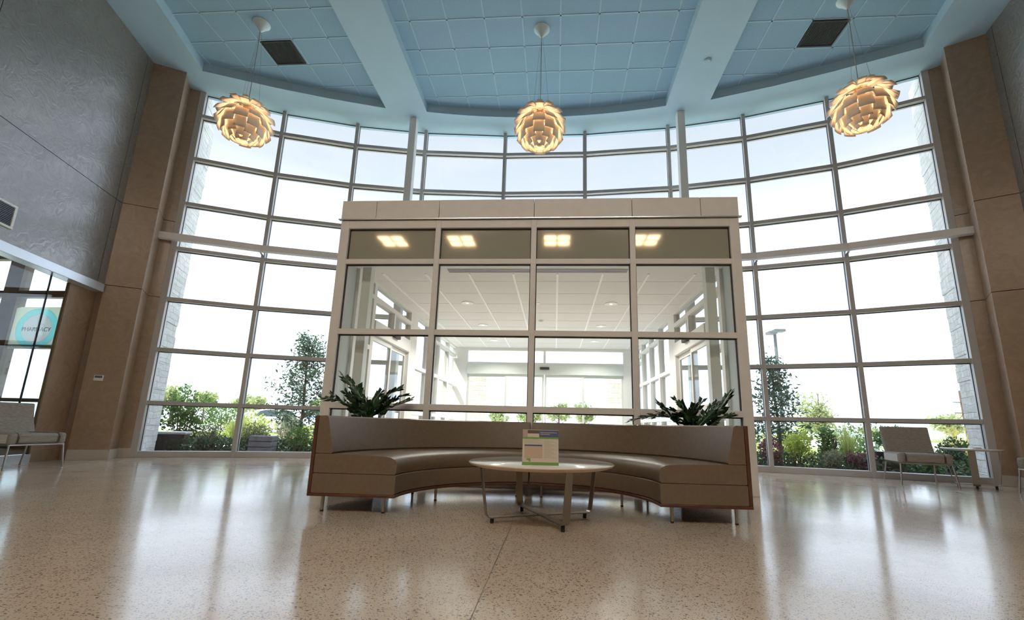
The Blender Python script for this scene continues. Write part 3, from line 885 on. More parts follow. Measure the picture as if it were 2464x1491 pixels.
# side walls
wn = 16
for s, side in ((-1, 'left'), (1, 'right')):
    xi, xo = s * VX, s * (VX + 0.11)
    x0, x1 = min(xi, xo), max(xi, xo)
    gx = s * (VX + 0.055)
    structure(MB().box(x0 + 0.04, VY + 0.14, 0, x1 - 0.04, 5.66, 3.28).build('wall_vestibule_' + side, 'frosted_panel'), 'frosted grey-green panel at the %s front corner of the vestibule' % side, 'wall')
    def wbay(ya, yb, zs, label, first_post=True, z_top=2.78):
        global wn
        w_ = empty('window_%d' % wn, (0, 0, 0), 0, label, 'window', None, 'structure'); wn += 1
        MB().box(x0, ya - 0.05, 0, x1, ya + 0.05, 3.28).build('mullion', 'white_paint', w_, bevel=0.003)
        prev = 0.0
        for z0, z1 in zs:
            MB().box(x0, ya + 0.05, z0, x1, yb - 0.05, z1).build('transom', 'white_paint', w_, bevel=0.003)
        for (a0, a1), (c0, c1) in zip(zs, zs[1:]):
            MB().box(gx - 0.004, ya + 0.05, a1, gx + 0.004, yb - 0.05, c0).build('pane', 'window_glass', w_)
            MB().box(gx - 0.012, ya + 0.05, a1, gx + 0.012, ya + 0.06, c0).build('gasket', 'gasket', w_)
        return w_
    rails = [(0.0, 0.1), (0.848, 0.92), (1.73, 1.80), (2.50, 2.57), (2.74, 3.28)]
    wbay(5.71, 6.25, rails, 'narrow %s side window of the vestibule before its side door' % side)
    # door bay
    dn = 1 if s < 0 else 2
    d = empty('door_%d' % dn, (0, 0, 0), 0, 'sliding glass door in the %s side of the vestibule' % side, 'door', None, 'structure')
    ya, yb = 6.30, 7.93
    for y in (6.25, 7.98): MB().box(x0, y - 0.05, 0, x1, y + 0.05, 3.28).build('jamb', 'white_paint', d, bevel=0.003)
    MB().box(x0 - 0.02, ya, 1.98, x1 + 0.02, yb, 2.20).build('header', 'white_paint', d, bevel=0.004)
    MB().box(x0, ya, 2.50, x1, yb, 2.57).build('transom', 'white_paint', d)
    MB().box(x0, ya, 2.74, x1, yb, 3.28).build('transom', 'white_paint', d)
    MB().box(x0, 7.08, 2.20, x1, 7.14, 2.50).build('transom_post', 'white_paint', d)
    MB().box(gx - 0.004, ya, 2.20, gx + 0.004, yb, 2.50).build('pane', 'window_glass', d)
    MB().box(gx - 0.004, ya, 2.57, gx + 0.004, yb, 2.74).build('pane', 'window_glass', d)
    sx = xi - s * 0.05
    MB().box(sx - 0.03, 7.0, 2.08, sx + 0.03, 7.24, 2.14).build('sensor', 'gasket', d, bevel=0.01)
    for k, (y0, y1) in enumerate(((ya, 7.13), (7.10, yb))):
        lx = gx + s * (0.02 if k else -0.015)
        lf = MB()
        for a0, a1, z0, z1 in ((y0, y0 + 0.055, 0.01, 1.97), (y1 - 0.055, y1, 0.01, 1.97), (y0 + 0.055, y1 - 0.055, 0.01, 0.13), (y0 + 0.055, y1 - 0.055, 1.90, 1.97), (y0 + 0.055, y1 - 0.055, 0.97, 1.06)):
            lf.box(lx - 0.016, a0, z0, lx + 0.016, a1, z1)
        fo = lf.build('leaf', 'white_paint', d)
        MB().box(lx - 0.003, y0 + 0.055, 0.13, lx + 0.003, y1 - 0.055, 1.90).build('pane', 'window_glass', fo)
    wbay(8.30, 9.20, rails, '%s side window of the vestibule just beyond its side door' % side)
    wbay(9.20, 10.10, rails, '%s side window of the vestibule, second beyond the side door' % side)
    wbay(10.10, 11.00, rails, '%s side window of the vestibule, third beyond the side door' % side)
    wbay(11.00, 11.86, rails, '%s side window of the vestibule next to the outer doors' % side)
    structure(MB().box(x0, 8.03, 0, x1, 8.25, 3.28).build('wall_vestibule_strip_' + side, 'white_paint'), 'white post beside the %s side door of the vestibule' % side, 'wall')
# outer sliding doors
d = empty('door_3', (0, YE, 0), 0, 'four leaf automatic sliding entrance doors at the far end of the vestibule', 'door', None, 'structure')
for s in (-1, 1):
    MB().box(min(s * 2.10, s * VO), -0.06, 0, max(s * 2.10, s * VO), 0.08, 3.28).build('jamb', 'white_paint', d)
MB().box(-2.10, -0.06, 2.70, 2.10, 0.08, 3.28).build('head', 'white_paint', d)
MB().box(-2.10, -0.06, 2.32, 2.10, 0.08, 2.38).build('transom', 'white_paint', d)
MB().box(-2.10, -0.12, 2.06, 2.10, 0.06, 2.32).build('header', 'panel_grey', d, bevel=0.004)
MB().box(-0.03, -0.05, 2.38, 0.03, 0.07, 2.70).build('transom_post', 'white_paint', d)
MB().box(-2.10, 0.0, 2.38, 2.10, 0.008, 2.70).build('pane', 'window_glass', d)
b = MB(); b.tube([(-0.12, -0.15, 2.22), (0.13, -0.15, 2.22)], 0.035, 12); b.build('sensor', 'gasket', d, smooth=True)
for k, (xa, xb) in enumerate(((-2.10, -1.02), (-1.06, -0.01), (0.01, 1.06), (1.02, 2.10))):
    yy = 0.03 if k in (0, 3) else -0.02
    lf = MB()
    for a0, a1, z0, z1 in ((xa, xa + 0.05, 0.01, 2.06), (xb - 0.05, xb, 0.01, 2.06), (xa + 0.05, xb - 0.05, 0.01, 0.12), (xa + 0.05, xb - 0.05, 1.99, 2.06)):
        lf.box(a0, yy - 0.018, z0, a1, yy + 0.018, z1)
    fo = lf.build('leaf', 'panel_grey', d)
    MB().box(xa + 0.05, yy - 0.003, 0.12, xb - 0.05, yy + 0.003, 1.99).build('pane', 'window_glass', fo)

# ------------------------------------------------------------------ pendants
def pendant_proto():
    rows = 12; rad = 0.385
    meshes = []
    for i in range(rows):
        ph = R(24 + 131 * i / (rows - 1))            # from pole
        ro = rad * math.sin(ph); zo = rad * 0.93 * math.cos(ph)
        # direction of the leaf, hanging outward and down like a shingle
        tang = Vector((math.cos(ph), -math.sin(ph) * 0.93)).normalized()      # downwards along the sphere (r,z)
        nor = Vector((math.sin(ph), math.cos(ph)))
        ln = 0.122 if i < 9 else 0.096
        wd = max(0.05, min(0.225, 0.52 * ro))
        flare = 0.112 if i < 5 else (0.095 if i < 9 else 0.068)
        nu, nv = 5, 4
        vs = []; fs = []
        for v in range(nv + 1):
            q = v / nv
            along = (q - 0.45) * ln * 1.5
            lift = -0.072 + flare * q                       # lower edge stands proud
            rr = ro + tang.x * along + nor.x * lift; zz = zo + tang.y * along + nor.y * lift
            rr = max(rr, 0.018)
            wv = wd * (0.86 + 0.14 * q)
            for u in range(nu + 1):
                x = (u / nu - 0.5) * wv
                bend = -x * x / (2 * max(rr, 0.12)) * 0.8
                vs.append((rr + bend, x, zz))
        for v in range(nv):
            for u in range(nu):
                o = v * (nu + 1) + u
                fs.append((o, o + 1, o + nu + 2, o + nu + 1))
        me = MB().add(vs, fs)
        meshes.append(me)
    return meshes
LEAF_ROWS = pendant_proto()
lamp_protos = []
def pendant(x, y, zc, label):
    root = empty('pendant_lamp', (x, y, zc), 0, label, 'pendant lamp', 'layered leaf pendant lamps')
    MB().lathe([(0.135, ZP - zc), (0.135, ZP - zc - 0.012), (0.10, ZP - zc - 0.05), (0.03, ZP - zc - 0.15), (0.012, ZP - zc - 0.17)], 0, 0, 32).build('ceiling_canopy', 'canopy_white', root, smooth=True)
    MB().tube([(0, 0, ZP - zc - 0.16), (0, 0, 0.30)], 0.006, 8).build('cord', 'cord', root)
    for k in range(3):
        a = 2 * PI * k / 3 + 0.4
        MB().tube([(0.02 * math.cos(a), 0.02 * math.sin(a), ZP - zc - 0.15), (0.16 * math.cos(a), 0.16 * math.sin(a), 0.36)], 0.0018, 6).build('suspension_wire', 'cord', root)
    MB().lathe([(0.05, 0.40), (0.06, 0.33), (0.06, 0.16), (0.045, 0.14)], 0, 0, 24).build('socket', 'brass', root, smooth=True)
    b = MB(); b.lathe([(0.01, 0.15), (0.06, 0.12), (0.095, 0.05), (0.10, 0.0), (0.085, -0.07), (0.04, -0.12), (0.01, -0.13)], 0, 0, 24)
    b.build('bulb', 'bulb', root, smooth=True)
    for k in range(6):
        a = 2 * PI * k / 6
        pts = []
        for q in range(13):
            ph = R(12 + 150 * q / 12)
            rr = 0.305 * math.sin(ph); pts.append((rr * math.cos(a), rr * math.sin(a), 0.30 * math.cos(ph)))
        MB().tube(pts, 0.004, 6).build('frame_arm', 'brass', root)
    MB().lathe([(0.05, -0.290), (0.05, -0.300), (0.02, -0.315), (0.01, -0.315)], 0, 0, 16).build('bottom_cap', 'brass', root)
    for i, mb in enumerate(LEAF_ROWS):
        first = None
        for k in range(6):
            a = 2 * PI * (k + 0.5 * (i % 2)) / 6 - PI / 2
            if first is None:
                b = MB(); b.add(mb.v, mb.f)
                o = b.build('leaf_blade', 'leaf_white', root, smooth=True, solid=0.003)
                first = o
            else:
                o = first.copy(); COL.objects.link(o); o.parent = root
            o.rotation_euler = (0, 0, a)
    return root
def dup_pendant(src, x, y, z, label, rz):
    c = copy_tree(src); c.location = (x, y, z); c['label'] = label; c.rotation_euler = (0, 0, rz); return c
p0 = pendant(0.0, 6.36, 5.44, 'layered leaf pendant lamp in the middle, above the vestibule')
dup_pendant(p0, -4.81, 6.045, 5.44, 'layered leaf pendant lamp on the left, in front of the second window bay', 0.5)
dup_pendant(p0, 4.78, 6.045, 5.44, 'layered leaf pendant lamp on the right, overlapping the stone fin window', 1.1)

# warm fixtures of the rear half of the lobby (their reflections show in the dark spandrel glass)
for k, (x, y) in enumerate(((-5.6, -4.05), (-3.1, -4.05), (0.3, -4.05), (3.35, -4.05))):
    lb = ['square warm ceiling light behind the camera, far left of its row', 'square warm ceiling light behind the camera, second from left',
          'square warm ceiling light behind the camera, nearest the middle', 'square warm ceiling light behind the camera, far right of its row'][k]
    f = empty('ceiling_light', (x, y, ZC), 0, lb, 'ceiling light', 'warm ceiling lights behind the camera')
    b = MB()
    for q in ((-0.5, -0.5, 0.5, -0.44), (-0.5, 0.44, 0.5, 0.5), (-0.5, -0.44, -0.44, 0.44), (0.44, -0.44, 0.5, 0.44), (-0.03, -0.44, 0.03, 0.44), (-0.44, -0.03, 0.44, 0.03)):
        b.box(q[0], q[1], -0.07, q[2], q[3], 0.0)
    b.build('frame', 'brass', f)
    MB().box(-0.44, -0.44, -0.05, 0.44, 0.44, -0.02).build('diffuser', 'warm_panel', f)

k = 0
for y in (-2.5,):  # unseen fill panels, added to light the vestibule front and sofa
    for x in (-2.2, 0.0, 2.2):
        f = empty('ceiling_light', (x, y, ZC), 0, 'added ceiling fill panel behind the camera, ' + ['left', 'middle', 'right'][int(round((x + 2.2) / 2.2))] + ' of three', 'ceiling light', 'added fill panels behind the camera')
        b = MB()
        for q in ((-0.62, -0.32, 0.62, -0.28), (-0.62, 0.28, 0.62, 0.32), (-0.62, -0.28, -0.58, 0.28), (0.58, -0.28, 0.62, 0.28)):
            b.box(q[0], q[1], -0.05, q[2], q[3], 0.0)
        b.build('frame', 'white_paint', f)
        MB().box(-0.58, -0.28, -0.035, 0.58, 0.28, -0.01).build('diffuser', 'fill_glow', f)

# ------------------------------------------------------------------ curved sofas
SC = (0.085, 3.53); SROT = R(2.0)
RI, RO = 1.015, 1.70
def sofa(half):
    a0, a1 = (R(90.35), R(180)) if half < 0 else (R(0), R(89.65))
    label = 'left half of the brown leather ring sofa, planter behind its end' if half < 0 else 'right half of the brown leather ring sofa, behind the brochure table'
    root = empty('curved_sofa', (SC[0], SC[1], 0), SROT, label, 'sofa', 'two curved halves of the ring sofa')
    st = 40
    def rp(pts): return pts
    # wood base rail and outer back shell
    MB().sweep_arc(0, 0, [(RI - 0.004, 0.122), (RO, 0.122), (RO, 0.145), (RI - 0.004, 0.145)], a0, a1, st).build('base_rail', 'sofa_wood', root, bevel=0.004, smooth=True)
    MB().sweep_arc(0, 0, [(RO - 0.028, 0.145), (RO, 0.145), (RO, 0.735), (RO - 0.028, 0.735)], a0, a1, st).build('back_shell', 'sofa_wood', root, bevel=0.004, smooth=True)
    i0 = a0 + 0.002; i1 = a1 - 0.002
    def rprof(r0, r1, z0, z1, c, bulge=0.0):
        """rounded rectangle profile"""
        p = []
        for cx_, cz_, s0 in ((r1 - c, z1 - c, 0), (r0 + c, z1 - c, 90), (r0 + c, z0 + c, 180), (r1 - c, z0 + c, 270)):
            for q in range(4):
                a = R(s0 + 30 * q); p.append((cx_ + c * math.cos(a), cz_ + c * math.sin(a)))
        return p
    MB().sweep_arc(0, 0, rprof(RI, RO - 0.03, 0.147, 0.292, 0.010), i0, i1, st).build('apron', 'leather', root, smooth=True)
    seat = [(RO - 0.032, 0.296), (RO - 0.032, 0.44), (RO - 0.17, 0.441), (RI + 0.33, 0.437), (RI + 0.12, 0.431), (RI + 0.05, 0.423), (RI + 0.012, 0.405), (RI - 0.004, 0.375), (RI - 0.002, 0.31), (RI + 0.008, 0.296)]
    MB().sweep_arc(0, 0, seat, i0, i1, st).build('seat_cushion', 'leather', root, smooth=True)
    back = [(RO - 0.032, 0.444), (RO - 0.032, 0.722), (RO - 0.045, 0.734), (RO - 0.085, 0.736), (RO - 0.105, 0.726), (RO - 0.112, 0.705), (RO - 0.135, 0.60), (RO - 0.160, 0.50), (RO - 0.168, 0.455), (RO - 0.160, 0.444)]
    MB().sweep_arc(0, 0, back, i0, i1, st).build('back_cushion', 'leather', root, smooth=True)
    # wood end cheek
    if half < 0: cheek = a1 - 0.0
    for r, da in ((RI + 0.10, 0.06), (RO - 0.10, 0.045), (RI + 0.10, 0.70), (RO - 0.10, 0.75), (RI + 0.10, 1.46), (RO - 0.10, 1.49)):
        a = (a1 - da) if half < 0 else (a0 + da)
        lg = empty('leg', (r * math.cos(a), r * math.sin(a), 0), 0); lg.parent = root
        COL.objects.unlink(lg); bpy.data.objects.remove(lg)
        b = MB(); b.tube([(r * math.cos(a), r * math.sin(a), 0.012), (r * math.cos(a), r * math.sin(a), 0.123)], 0.011, 12, 0.013)
        lo = b.build('leg', 'steel', root, smooth=True)
        MB().tube([(r * math.cos(a), r * math.sin(a), 0.0), (r * math.cos(a), r * math.sin(a), 0.012)], 0.013, 12).build('foot', 'rubber', lo)
    return root
sofa(-1); sofa(1)

# ------------------------------------------------------------------ tables
def strap_table(x, y, rz, rtop, ztop, rb, rt_, label, wd=0.055, edge='table_edge'):
    root = empty('round_table', (x, y, 0), rz, label, 'table', 'round white tables on crossed steel straps')
    MB().lathe([(rtop - 0.05, ztop - 0.032), (rtop - 0.012, ztop - 0.020), (rtop, ztop - 0.008), (rtop - 0.002, ztop - 0.003)], 0, 0, 72).build('edge_band', edge, root, smooth=True)
    MB().lathe([(rtop - 0.004, ztop - 0.006), (rtop - 0.002, ztop - 0.003), (rtop - 0.006, ztop)], 0, 0, 72).build('table_top', 'table_white', root, smooth=True)
    for k in range(2):
        a = k * PI / 2
        u = Vector((math.cos(a), math.sin(a), 0)); side = Vector((-math.sin(a), math.cos(a), 0))
        zb = 0.040 + (0.006 if k else 0.0); c = 0.035
        path = [u * rt_ + Vector((0, 0, ztop - 0.033))]
        dirv = (u * (rb - rt_) + Vector((0, 0, zb - ztop + 0.033))).normalized()
        corner = u * rb + Vector((0, 0, zb))
        for q in range(7):
            w_ = q / 6
            pA = corner - dirv * c; pB = corner - u * c
            path.append((pA * (1 - w_) + corner * w_) * (1 - w_) + (corner * (1 - w_) + pB * w_) * w_)
        full = path + [Vector((-p.x, -p.y, p.z)) for p in path[::-1]]
        so = MB().ribbon(full, side, wd, 0.008).build('strap_leg', 'strap_steel', root, bevel=0.0015, smooth=True)
        for sgn in (1, -1):
            p = u * (rb - 0.045) * sgn
            MB().tube([(p.x, p.y, 0), (p.x, p.y, zb - 0.003)], 0.014, 12).build('foot', 'rubber', so)
    return root
strap_table(0.195, 3.535, R(25.5), 0.555, 0.426, 0.425, 0.475, 'low round white coffee table in front of the ring sofa')
strap_table(6.24, 6.93, R(49), 0.33, 0.538, 0.235, 0.29, 'small round white side table beside the lounge chair by the right pier', 0.075, 'table_white')

# brochure in an acrylic stand
br = empty('brochure_stand', (0.20, 3.19, 0.426), R(5), 'upright printed brochure in a clear stand on the coffee table', 'brochure')
tilt = Matrix.Rotation(R(-9), 4, 'X')
def plate(x0, z0, x1, z1, y0, y1): return MB().box(x0, y0, z0, x1, y1, z1).xform(tilt)
Wb, Hb = 0.127, 0.245
sheet = plate(-Wb, 0.004, Wb, Hb, 0.0, 0.0015).build('sheet', 'paper', br)
plate(-Wb - 0.003, 0.0, Wb + 0.003, Hb + 0.003, -0.005, -0.0035).build('front_cover', 'acrylic', br)
plate(-Wb - 0.003, 0.0, Wb + 0.003, Hb + 0.003, 0.003, 0.0045).build('back_plate', 'acrylic', br)
MB().box(-Wb - 0.003, -0.005, 0.0, Wb + 0.003, 0.075, 0.002).build('foot', 'acrylic', br)
def ink(x0, z0, x1, z1, m, lift=0.0008, nm='print'): plate(x0, z0, x1, z1, -lift, 0.0).build(nm, m, sheet)
ink(-0.010, Hb - 0.052, Wb, Hb - 0.003, 'paper_blue', nm='title_block')
ink(-Wb, Hb - 0.064, Wb, Hb - 0.052, 'paper_green', nm='green_band')
ink(-Wb, Hb - 0.052, -0.092, Hb - 0.003, 'paper_pink', nm='photo')
ink(-0.092, Hb - 0.027, -0.010, Hb - 0.003, 'paper_dark', nm='photo')
ink(-Wb + 0.014, 0.130, 0.012, 0.141, 'paper_blue', nm='blue_bar')
ink(-Wb + 0.014, 0.048, 0.014, 0.130, 'paper_tan', nm='tan_box')
ink(-Wb, 0.004, Wb, 0.021, 'paper_green', nm='green_band')
ink(-0.098, 0.034, -0.070, 0.046, 'paper_green', nm='logo')
ink(-0.082, 0.024, -0.070, 0.034, 'paper_green', nm='logo')
for k in range(4): ink(-Wb + 0.012, 0.150 + k * 0.009, 0.006 - 0.02 * (k % 2), 0.153 + k * 0.009, 'paper_text', nm='text_line')
for k in range(14): ink(0.026, 0.052 + k * 0.0088, 0.115 - 0.018 * (k % 3), 0.0545 + k * 0.0088, 'paper_text', nm='text_line')
for k in range(2): ink(-0.002, Hb - 0.022 - k * 0.012, Wb - 0.01 - 0.05 * k, Hb - 0.017 - k * 0.012, 'paper_pink', 0.0014, 'title_line')
ink(-0.03, 0.010, 0.04, 0.014, 'bush_yellow', 0.0014, 'footer_line')
# the small thing lying on the side table
sr = empty('remote_control', (6.24, 6.83, 0.538), R(15), 'small white device with a dark face, lying on the side table', 'remote')
MB().box(-0.055, -0.022, 0.0, 0.055, 0.022, 0.018).build('body', 'plastic_white', sr, bevel=0.006)
MB().box(-0.005, -0.016, 0.018, 0.045, 0.016, 0.0195).build('keypad', 'lcd', sr)

# ------------------------------------------------------------------ lounge chairs (front = -Y)
def rbox(x0, y0, z0, x1, y1, z1): return MB().box(x0, y0, z0, x1, y1, z1)
def lounge_chair(loc, rz, label):
    root = empty('lounge_chair', loc, rz, label, 'chair', 'fabric lounge chairs round the lobby')
    seat = rbox(-0.225, -0.30, 0.315, 0.225, 0.25, 0.445).build('seat_cushion', 'chair_fabric', root, bevel=0.035, bseg=4, smooth=True)
    for s in (-1, 1):
        x0, x1 = (0.228, 0.315) if s > 0 else (-0.315, -0.228)
        o = rbox(x0, -0.305, 0.30, x1, 0.27, 0.452).build('side_bolster', 'chair_fabric', root, bevel=0.035, bseg=4, smooth=True)
        xs = s * 0.316
        rbox(min(xs, xs + s * 0.004), -0.26, 0.325, max(xs, xs + s * 0.004), 0.24, 0.43).build('side_panel', 'chair_side', o)
        MB().tube([(s * 0.2265, -0.298, 0.33), (s * 0.2265, -0.303, 0.40), (s * 0.2265, -0.27, 0.447), (s * 0.2265, 0.2, 0.449)], 0.004, 6).build('piping', 'chair_trim', o)
    b = MB()
    n = 9; vs = []; prof = []
    for q in range(n):
        w_ = q / (n - 1)
        z = 0.40 + 0.43 * w_; y = 0.20 + 0.13 * w_ + 0.02 * math.sin(PI * w_)
        prof.append((y, z))
    hw = 0.305
    front = [(y - 0.035, z) for y, z in prof]; backp = [(y + 0.035, z + 0.0) for y, z in prof][::-1]
    loop = front + backp
    m_ = len(loop)
    vs = [(-hw, y, z) for y, z in loop] + [(hw, y, z) for y, z in loop]
    fs = [tuple(range(m_ - 1, -1, -1)), tuple(range(m_, 2 * m_))] + [(i, (i + 1) % m_, m_ + (i + 1) % m_, m_ + i) for i in range(m_)]
    MB().add(vs, fs).build('backrest', 'chair_fabric', root, bevel=0.018, bseg=3, smooth=True)
    fr = MB()
    for s in (-1, 1): fr.ribbon([(s * 0.30, -0.29, 0.302), (s * 0.30, 0.27, 0.302)], (1, 0, 0), 0.022, 0.016)
    fr.ribbon([(-0.30, -0.285, 0.302), (0.30, -0.285, 0.302)], (0, 1, 0), 0.02, 0.016)
    fr.ribbon([(-0.30, 0.26, 0.302), (0.30, 0.26, 0.302)], (0, 1, 0), 0.02, 0.016)
    fr.build('seat_frame', 'chrome', root)
    for sx in (-1, 1):
        MB().tube([(sx * 0.298, -0.285, 0.30), (sx * 0.325, -0.315, 0.006), (sx * 0.325, -0.315, 0.0)], 0.011, 10).build('leg', 'chrome', root, smooth=True)
        MB().tube([(sx * 0.298, 0.26, 0.30), (sx * 0.325, 0.345, 0.006), (sx * 0.325, 0.345, 0.0)], 0.011, 10).build('leg', 'chrome', root, smooth=True)
    return root
lc = lounge_chair((5.70, 7.22, 0), R(-17), 'fabric lounge chair in front of the right end window, beside the small table')
def dup_chair(loc, rz, label):
    c = copy_tree(lc); c.location = loc; c.rotation_euler = (0, 0, rz); c['label'] = label; return c
dup_chair((-6.66, 5.45, 0), R(88), 'fabric lounge chair at the left edge, its back to the shop glass')
dup_chair((6.75, 6.25, 0), R(-74), 'fabric lounge chair cut off by the right edge of the photo')

# ------------------------------------------------------------------ indoor planters
def zz_stem(base, tip, sag, n=11, size=0.075):
    """one arching stem with paired leaflets"""
    b = MB(); base = Vector(base); tip = Vector(tip)
    d = tip - base; L0 = d.length
    pts = []
    for q in range(16):
        w_ = q / 15
        p = base + d * w_ + Vector((0, 0, sag * L0 * math.sin(PI * w_)))
        pts.append(p)
    b.tube(pts, 0.009, 6, 0.004)
    for q in range(n):
        w_ = 0.22 + 0.78 * q / (n - 1)
        i = min(14, int(w_ * 15)); p = pts[i].lerp(pts[i + 1], w_ * 15 - i) if i < 15 else pts[15]
        tan = (pts[min(15, i + 1)] - pts[i]).normalized()
        side = tan.cross(Vector((rng.uniform(-.3, .3), rng.uniform(-.6, .2), 1))).normalized()
        for s in (-1, 1):
            ax = (side * s * 0.75 + tan * 0.75 + Vector((0, 0, rng.uniform(-.05, .2)))).normalized()
            ln = 1.2 * size * rng.uniform(0.85, 1.15) * (1.0 if q < n - 1 else 0.8)
            wv = ax.cross(tan).cross(ax).normalized() * ln * 0.30
            nn = ax.cross(wv).normalized() * ln * 0.10
            v0 = p; v1 = p + ax * ln * 0.45 + wv; v2 = p + ax * ln; v3 = p + ax * ln * 0.45 - wv; v4 = p + ax * ln * 0.5 - nn
            b.add([v0, v1, v2, v3, v4], [(0, 1, 4), (1, 2, 4), (2, 3, 4), (3, 0, 4)])
    return b
def planter(x, y, tips, label):
    root = empty('potted_plant', (x, y, 0), 0, label, 'plant', 'potted plants behind the sofa')
    po = MB()
    po.prism([(-0.24, -0.24), (0.24, -0.24), (0.24, 0.24), (-0.24, 0.24)], 0.0, 0.66)
    po.build('pot', 'pot_dark', root, bevel=0.012)
    MB().box(-0.215, -0.215, 0.655, 0.215, 0.215, 0.668).build('soil', 'soil', root)
    for k, (tx, ty, tz, sag, n, sz) in enumerate(tips):
        bx, by = 0.12 * math.cos(k * 2.4), 0.10 * math.sin(k * 2.4)
        zz_stem((bx, by, 0.66), (tx - x, ty - y, tz), sag, n, sz).build('stem', 'zz_leaf', root)
    return root
planter(-1.80, 4.90, [(-2.12, 4.88, 1.20, 0.06, 13, .10), (-1.98, 4.98, 1.06, 0.05, 11, .09), (-1.45, 4.86, 1.06, 0.16, 14, .095), (-1.40, 5.02, 1.00, 0.22, 11, .08),
                      (-1.30, 4.82, 0.945, 0.02, 12, .085), (-2.33, 4.88, 0.95, 0.10, 9, .085), (-2.18, 4.82, 0.98, 0.04, 9, .085), (-1.70, 4.95, 1.02, 0.03, 11, .09), (-1.58, 4.85, 0.95, 0.08, 10, .085),
                      (-1.92, 4.75, 0.93, 0.05, 9, .09), (-1.75, 4.72, 0.90, 0.05, 9, .09), (-2.02, 4.8, 1.0, 0.03, 10, .095)],
        'leafy dark green plant in a pot behind the left end of the sofa')
planter(1.78, 4.90, [(1.10, 4.84, 0.775, 0.14, 13, .075), (1.42, 4.92, 0.97, 0.05, 11, .085), (1.58, 4.85, 1.00, 0.06, 12, .09), (1.68, 5.0, 0.97, 0.03, 12, .085), (1.86, 4.9, 0.99, 0.02, 12, .085),
                     (2.16, 4.88, 1.09, 0.03, 14, .09), (2.02, 4.95, 0.98, 0.04, 11, .085), (1.98, 4.8, 0.92, 0.02, 10, .085), (1.52, 4.8, 0.90, 0.03, 9, .085), (1.75, 4.78, 0.93, 0.03, 10, .09),
                     (2.14, 4.82, 0.86, 0.10, 8, .08), (1.40, 4.80, 0.86, 0.06, 9, .08)],
        'leafy dark green plant in a pot behind the right end of the sofa')

# ------------------------------------------------------------------ outdoors
def leaf_cloud(n, rx, ry, rz, cz, size, shell=0.55, seed=1, flat=0.0, lobes=6):
    rg = random.Random(seed); b = MB(); vs = []; fs = []
    lob = [(Vector((rg.uniform(-1, 1) * rx * .5, rg.uniform(-1, 1) * ry * .5, rg.uniform(-.7, 1) * rz * .55)), rg.uniform(.42, .68)) for _ in range(lobes)]
    for _ in range(n):
        c, s = lob[rg.randrange(len(lob))]
        while True:
            v = Vector((rg.uniform(-1, 1), rg.uniform(-1, 1), rg.uniform(-1, 1)))
            if 0.05 < v.length <= 1: break
        v = v.normalized() * (shell + (1 - shell) * rg.random())
        p = c + Vector((v.x * rx, v.y * ry, v.z * rz)) * s + Vector((0, 0, cz))
        ax = (v + Vector((rg.uniform(-1, 1), rg.uniform(-1, 1), rg.uniform(-.6, 1)))).normalized()
        sd = ax.cross(Vector((rg.uniform(-1, 1), rg.uniform(-1, 1), rg.uniform(-1, 1)))).normalized()
        l = size * rg.uniform(.7, 1.3)
        o = len(vs)
        vs += [p - ax * l * .5, p + sd * l * .26 + ax * .04 * l, p + ax * l * .5, p - sd * l * .26 + ax * .04 * l]
        fs.append((o, o + 1, o + 2, o + 3))
    return b.add(vs, fs)
def stems_mb(n, h, spread, seed, r=0.012):
    rg = random.Random(seed); b = MB()
    for _ in range(n):
        a = rg.uniform(0, 2 * PI); q = rg.uniform(.3, 1) * spread
        b.tube([(0.05 * math.cos(a), 0.05 * math.sin(a), -0.02), (q * .5 * math.cos(a), q * .5 * math.sin(a), h * .5), (q * math.cos(a), q * math.sin(a), h * rg.uniform(.75, 1))], r, 5, r * .4)
    return b
def bush(x, y, rx, h, m, label, n=1500, size=0.06, seed=1, group=None, pot=False):
    z = -0.06
    root = empty('shrub', (x, y, z), 0, label, 'shrub', group)
    h0 = 0.0
    if pot:
        MB().lathe([(0.16, 0.0), (0.24, 0.42), (0.25, 0.45), (0.22, 0.45)], 0, 0, 24).build('pot', 'pot_dark', root, smooth=True); h0 = 0.42
    leaf_cloud(n, rx, rx, h * .52, h0 + h * .5, size, seed=seed).build('foliage', m, root)
    stems_mb(9, h0 + h * .8, rx * .7, seed).build('stem', 'bark', root)
    return root
def grass(x, y, rad, h, m, label, n=420, seed=1):
    rg = random.Random(seed); b = MB(); vs = []; fs = []
    for _ in range(n):
        a = rg.uniform(0, 2 * PI); r0 = rg.random() * rad * .25; lean = rg.random() * rad
        bx, by = r0 * math.cos(a), r0 * math.sin(a); hh = h * rg.uniform(.6, 1.05)
        wv = Vector((-math.sin(a), math.cos(a), 0)) * 0.006
        for (q0, q1) in ((0, .4), (.4, .75), (.75, 1)):
            def pt(q): return Vector((bx + lean * q * q * math.cos(a), by + lean * q * q * math.sin(a), hh * (q - .12 * q * q * (lean / rad))))
            p0, p1 = pt(q0), pt(q1); o = len(vs)
            vs += [p0 - wv * (1 - q0 * .8), p0 + wv * (1 - q0 * .8), p1 + wv * (1 - q1 * .8), p1 - wv * (1 - q1 * .8)]
            fs.append((o, o + 1, o + 2, o + 3))
    root = empty('ornamental_grass', (x, y, -0.06), 0, label, 'grass')
    b.add(vs, fs).build('blades', m, root)
    MB().lathe([(rad * .22, -0.02), (rad * .22, 0.03), (rad * .1, 0.06)], 0, 0, 12).build('crown_base', 'bark', root)
    return root
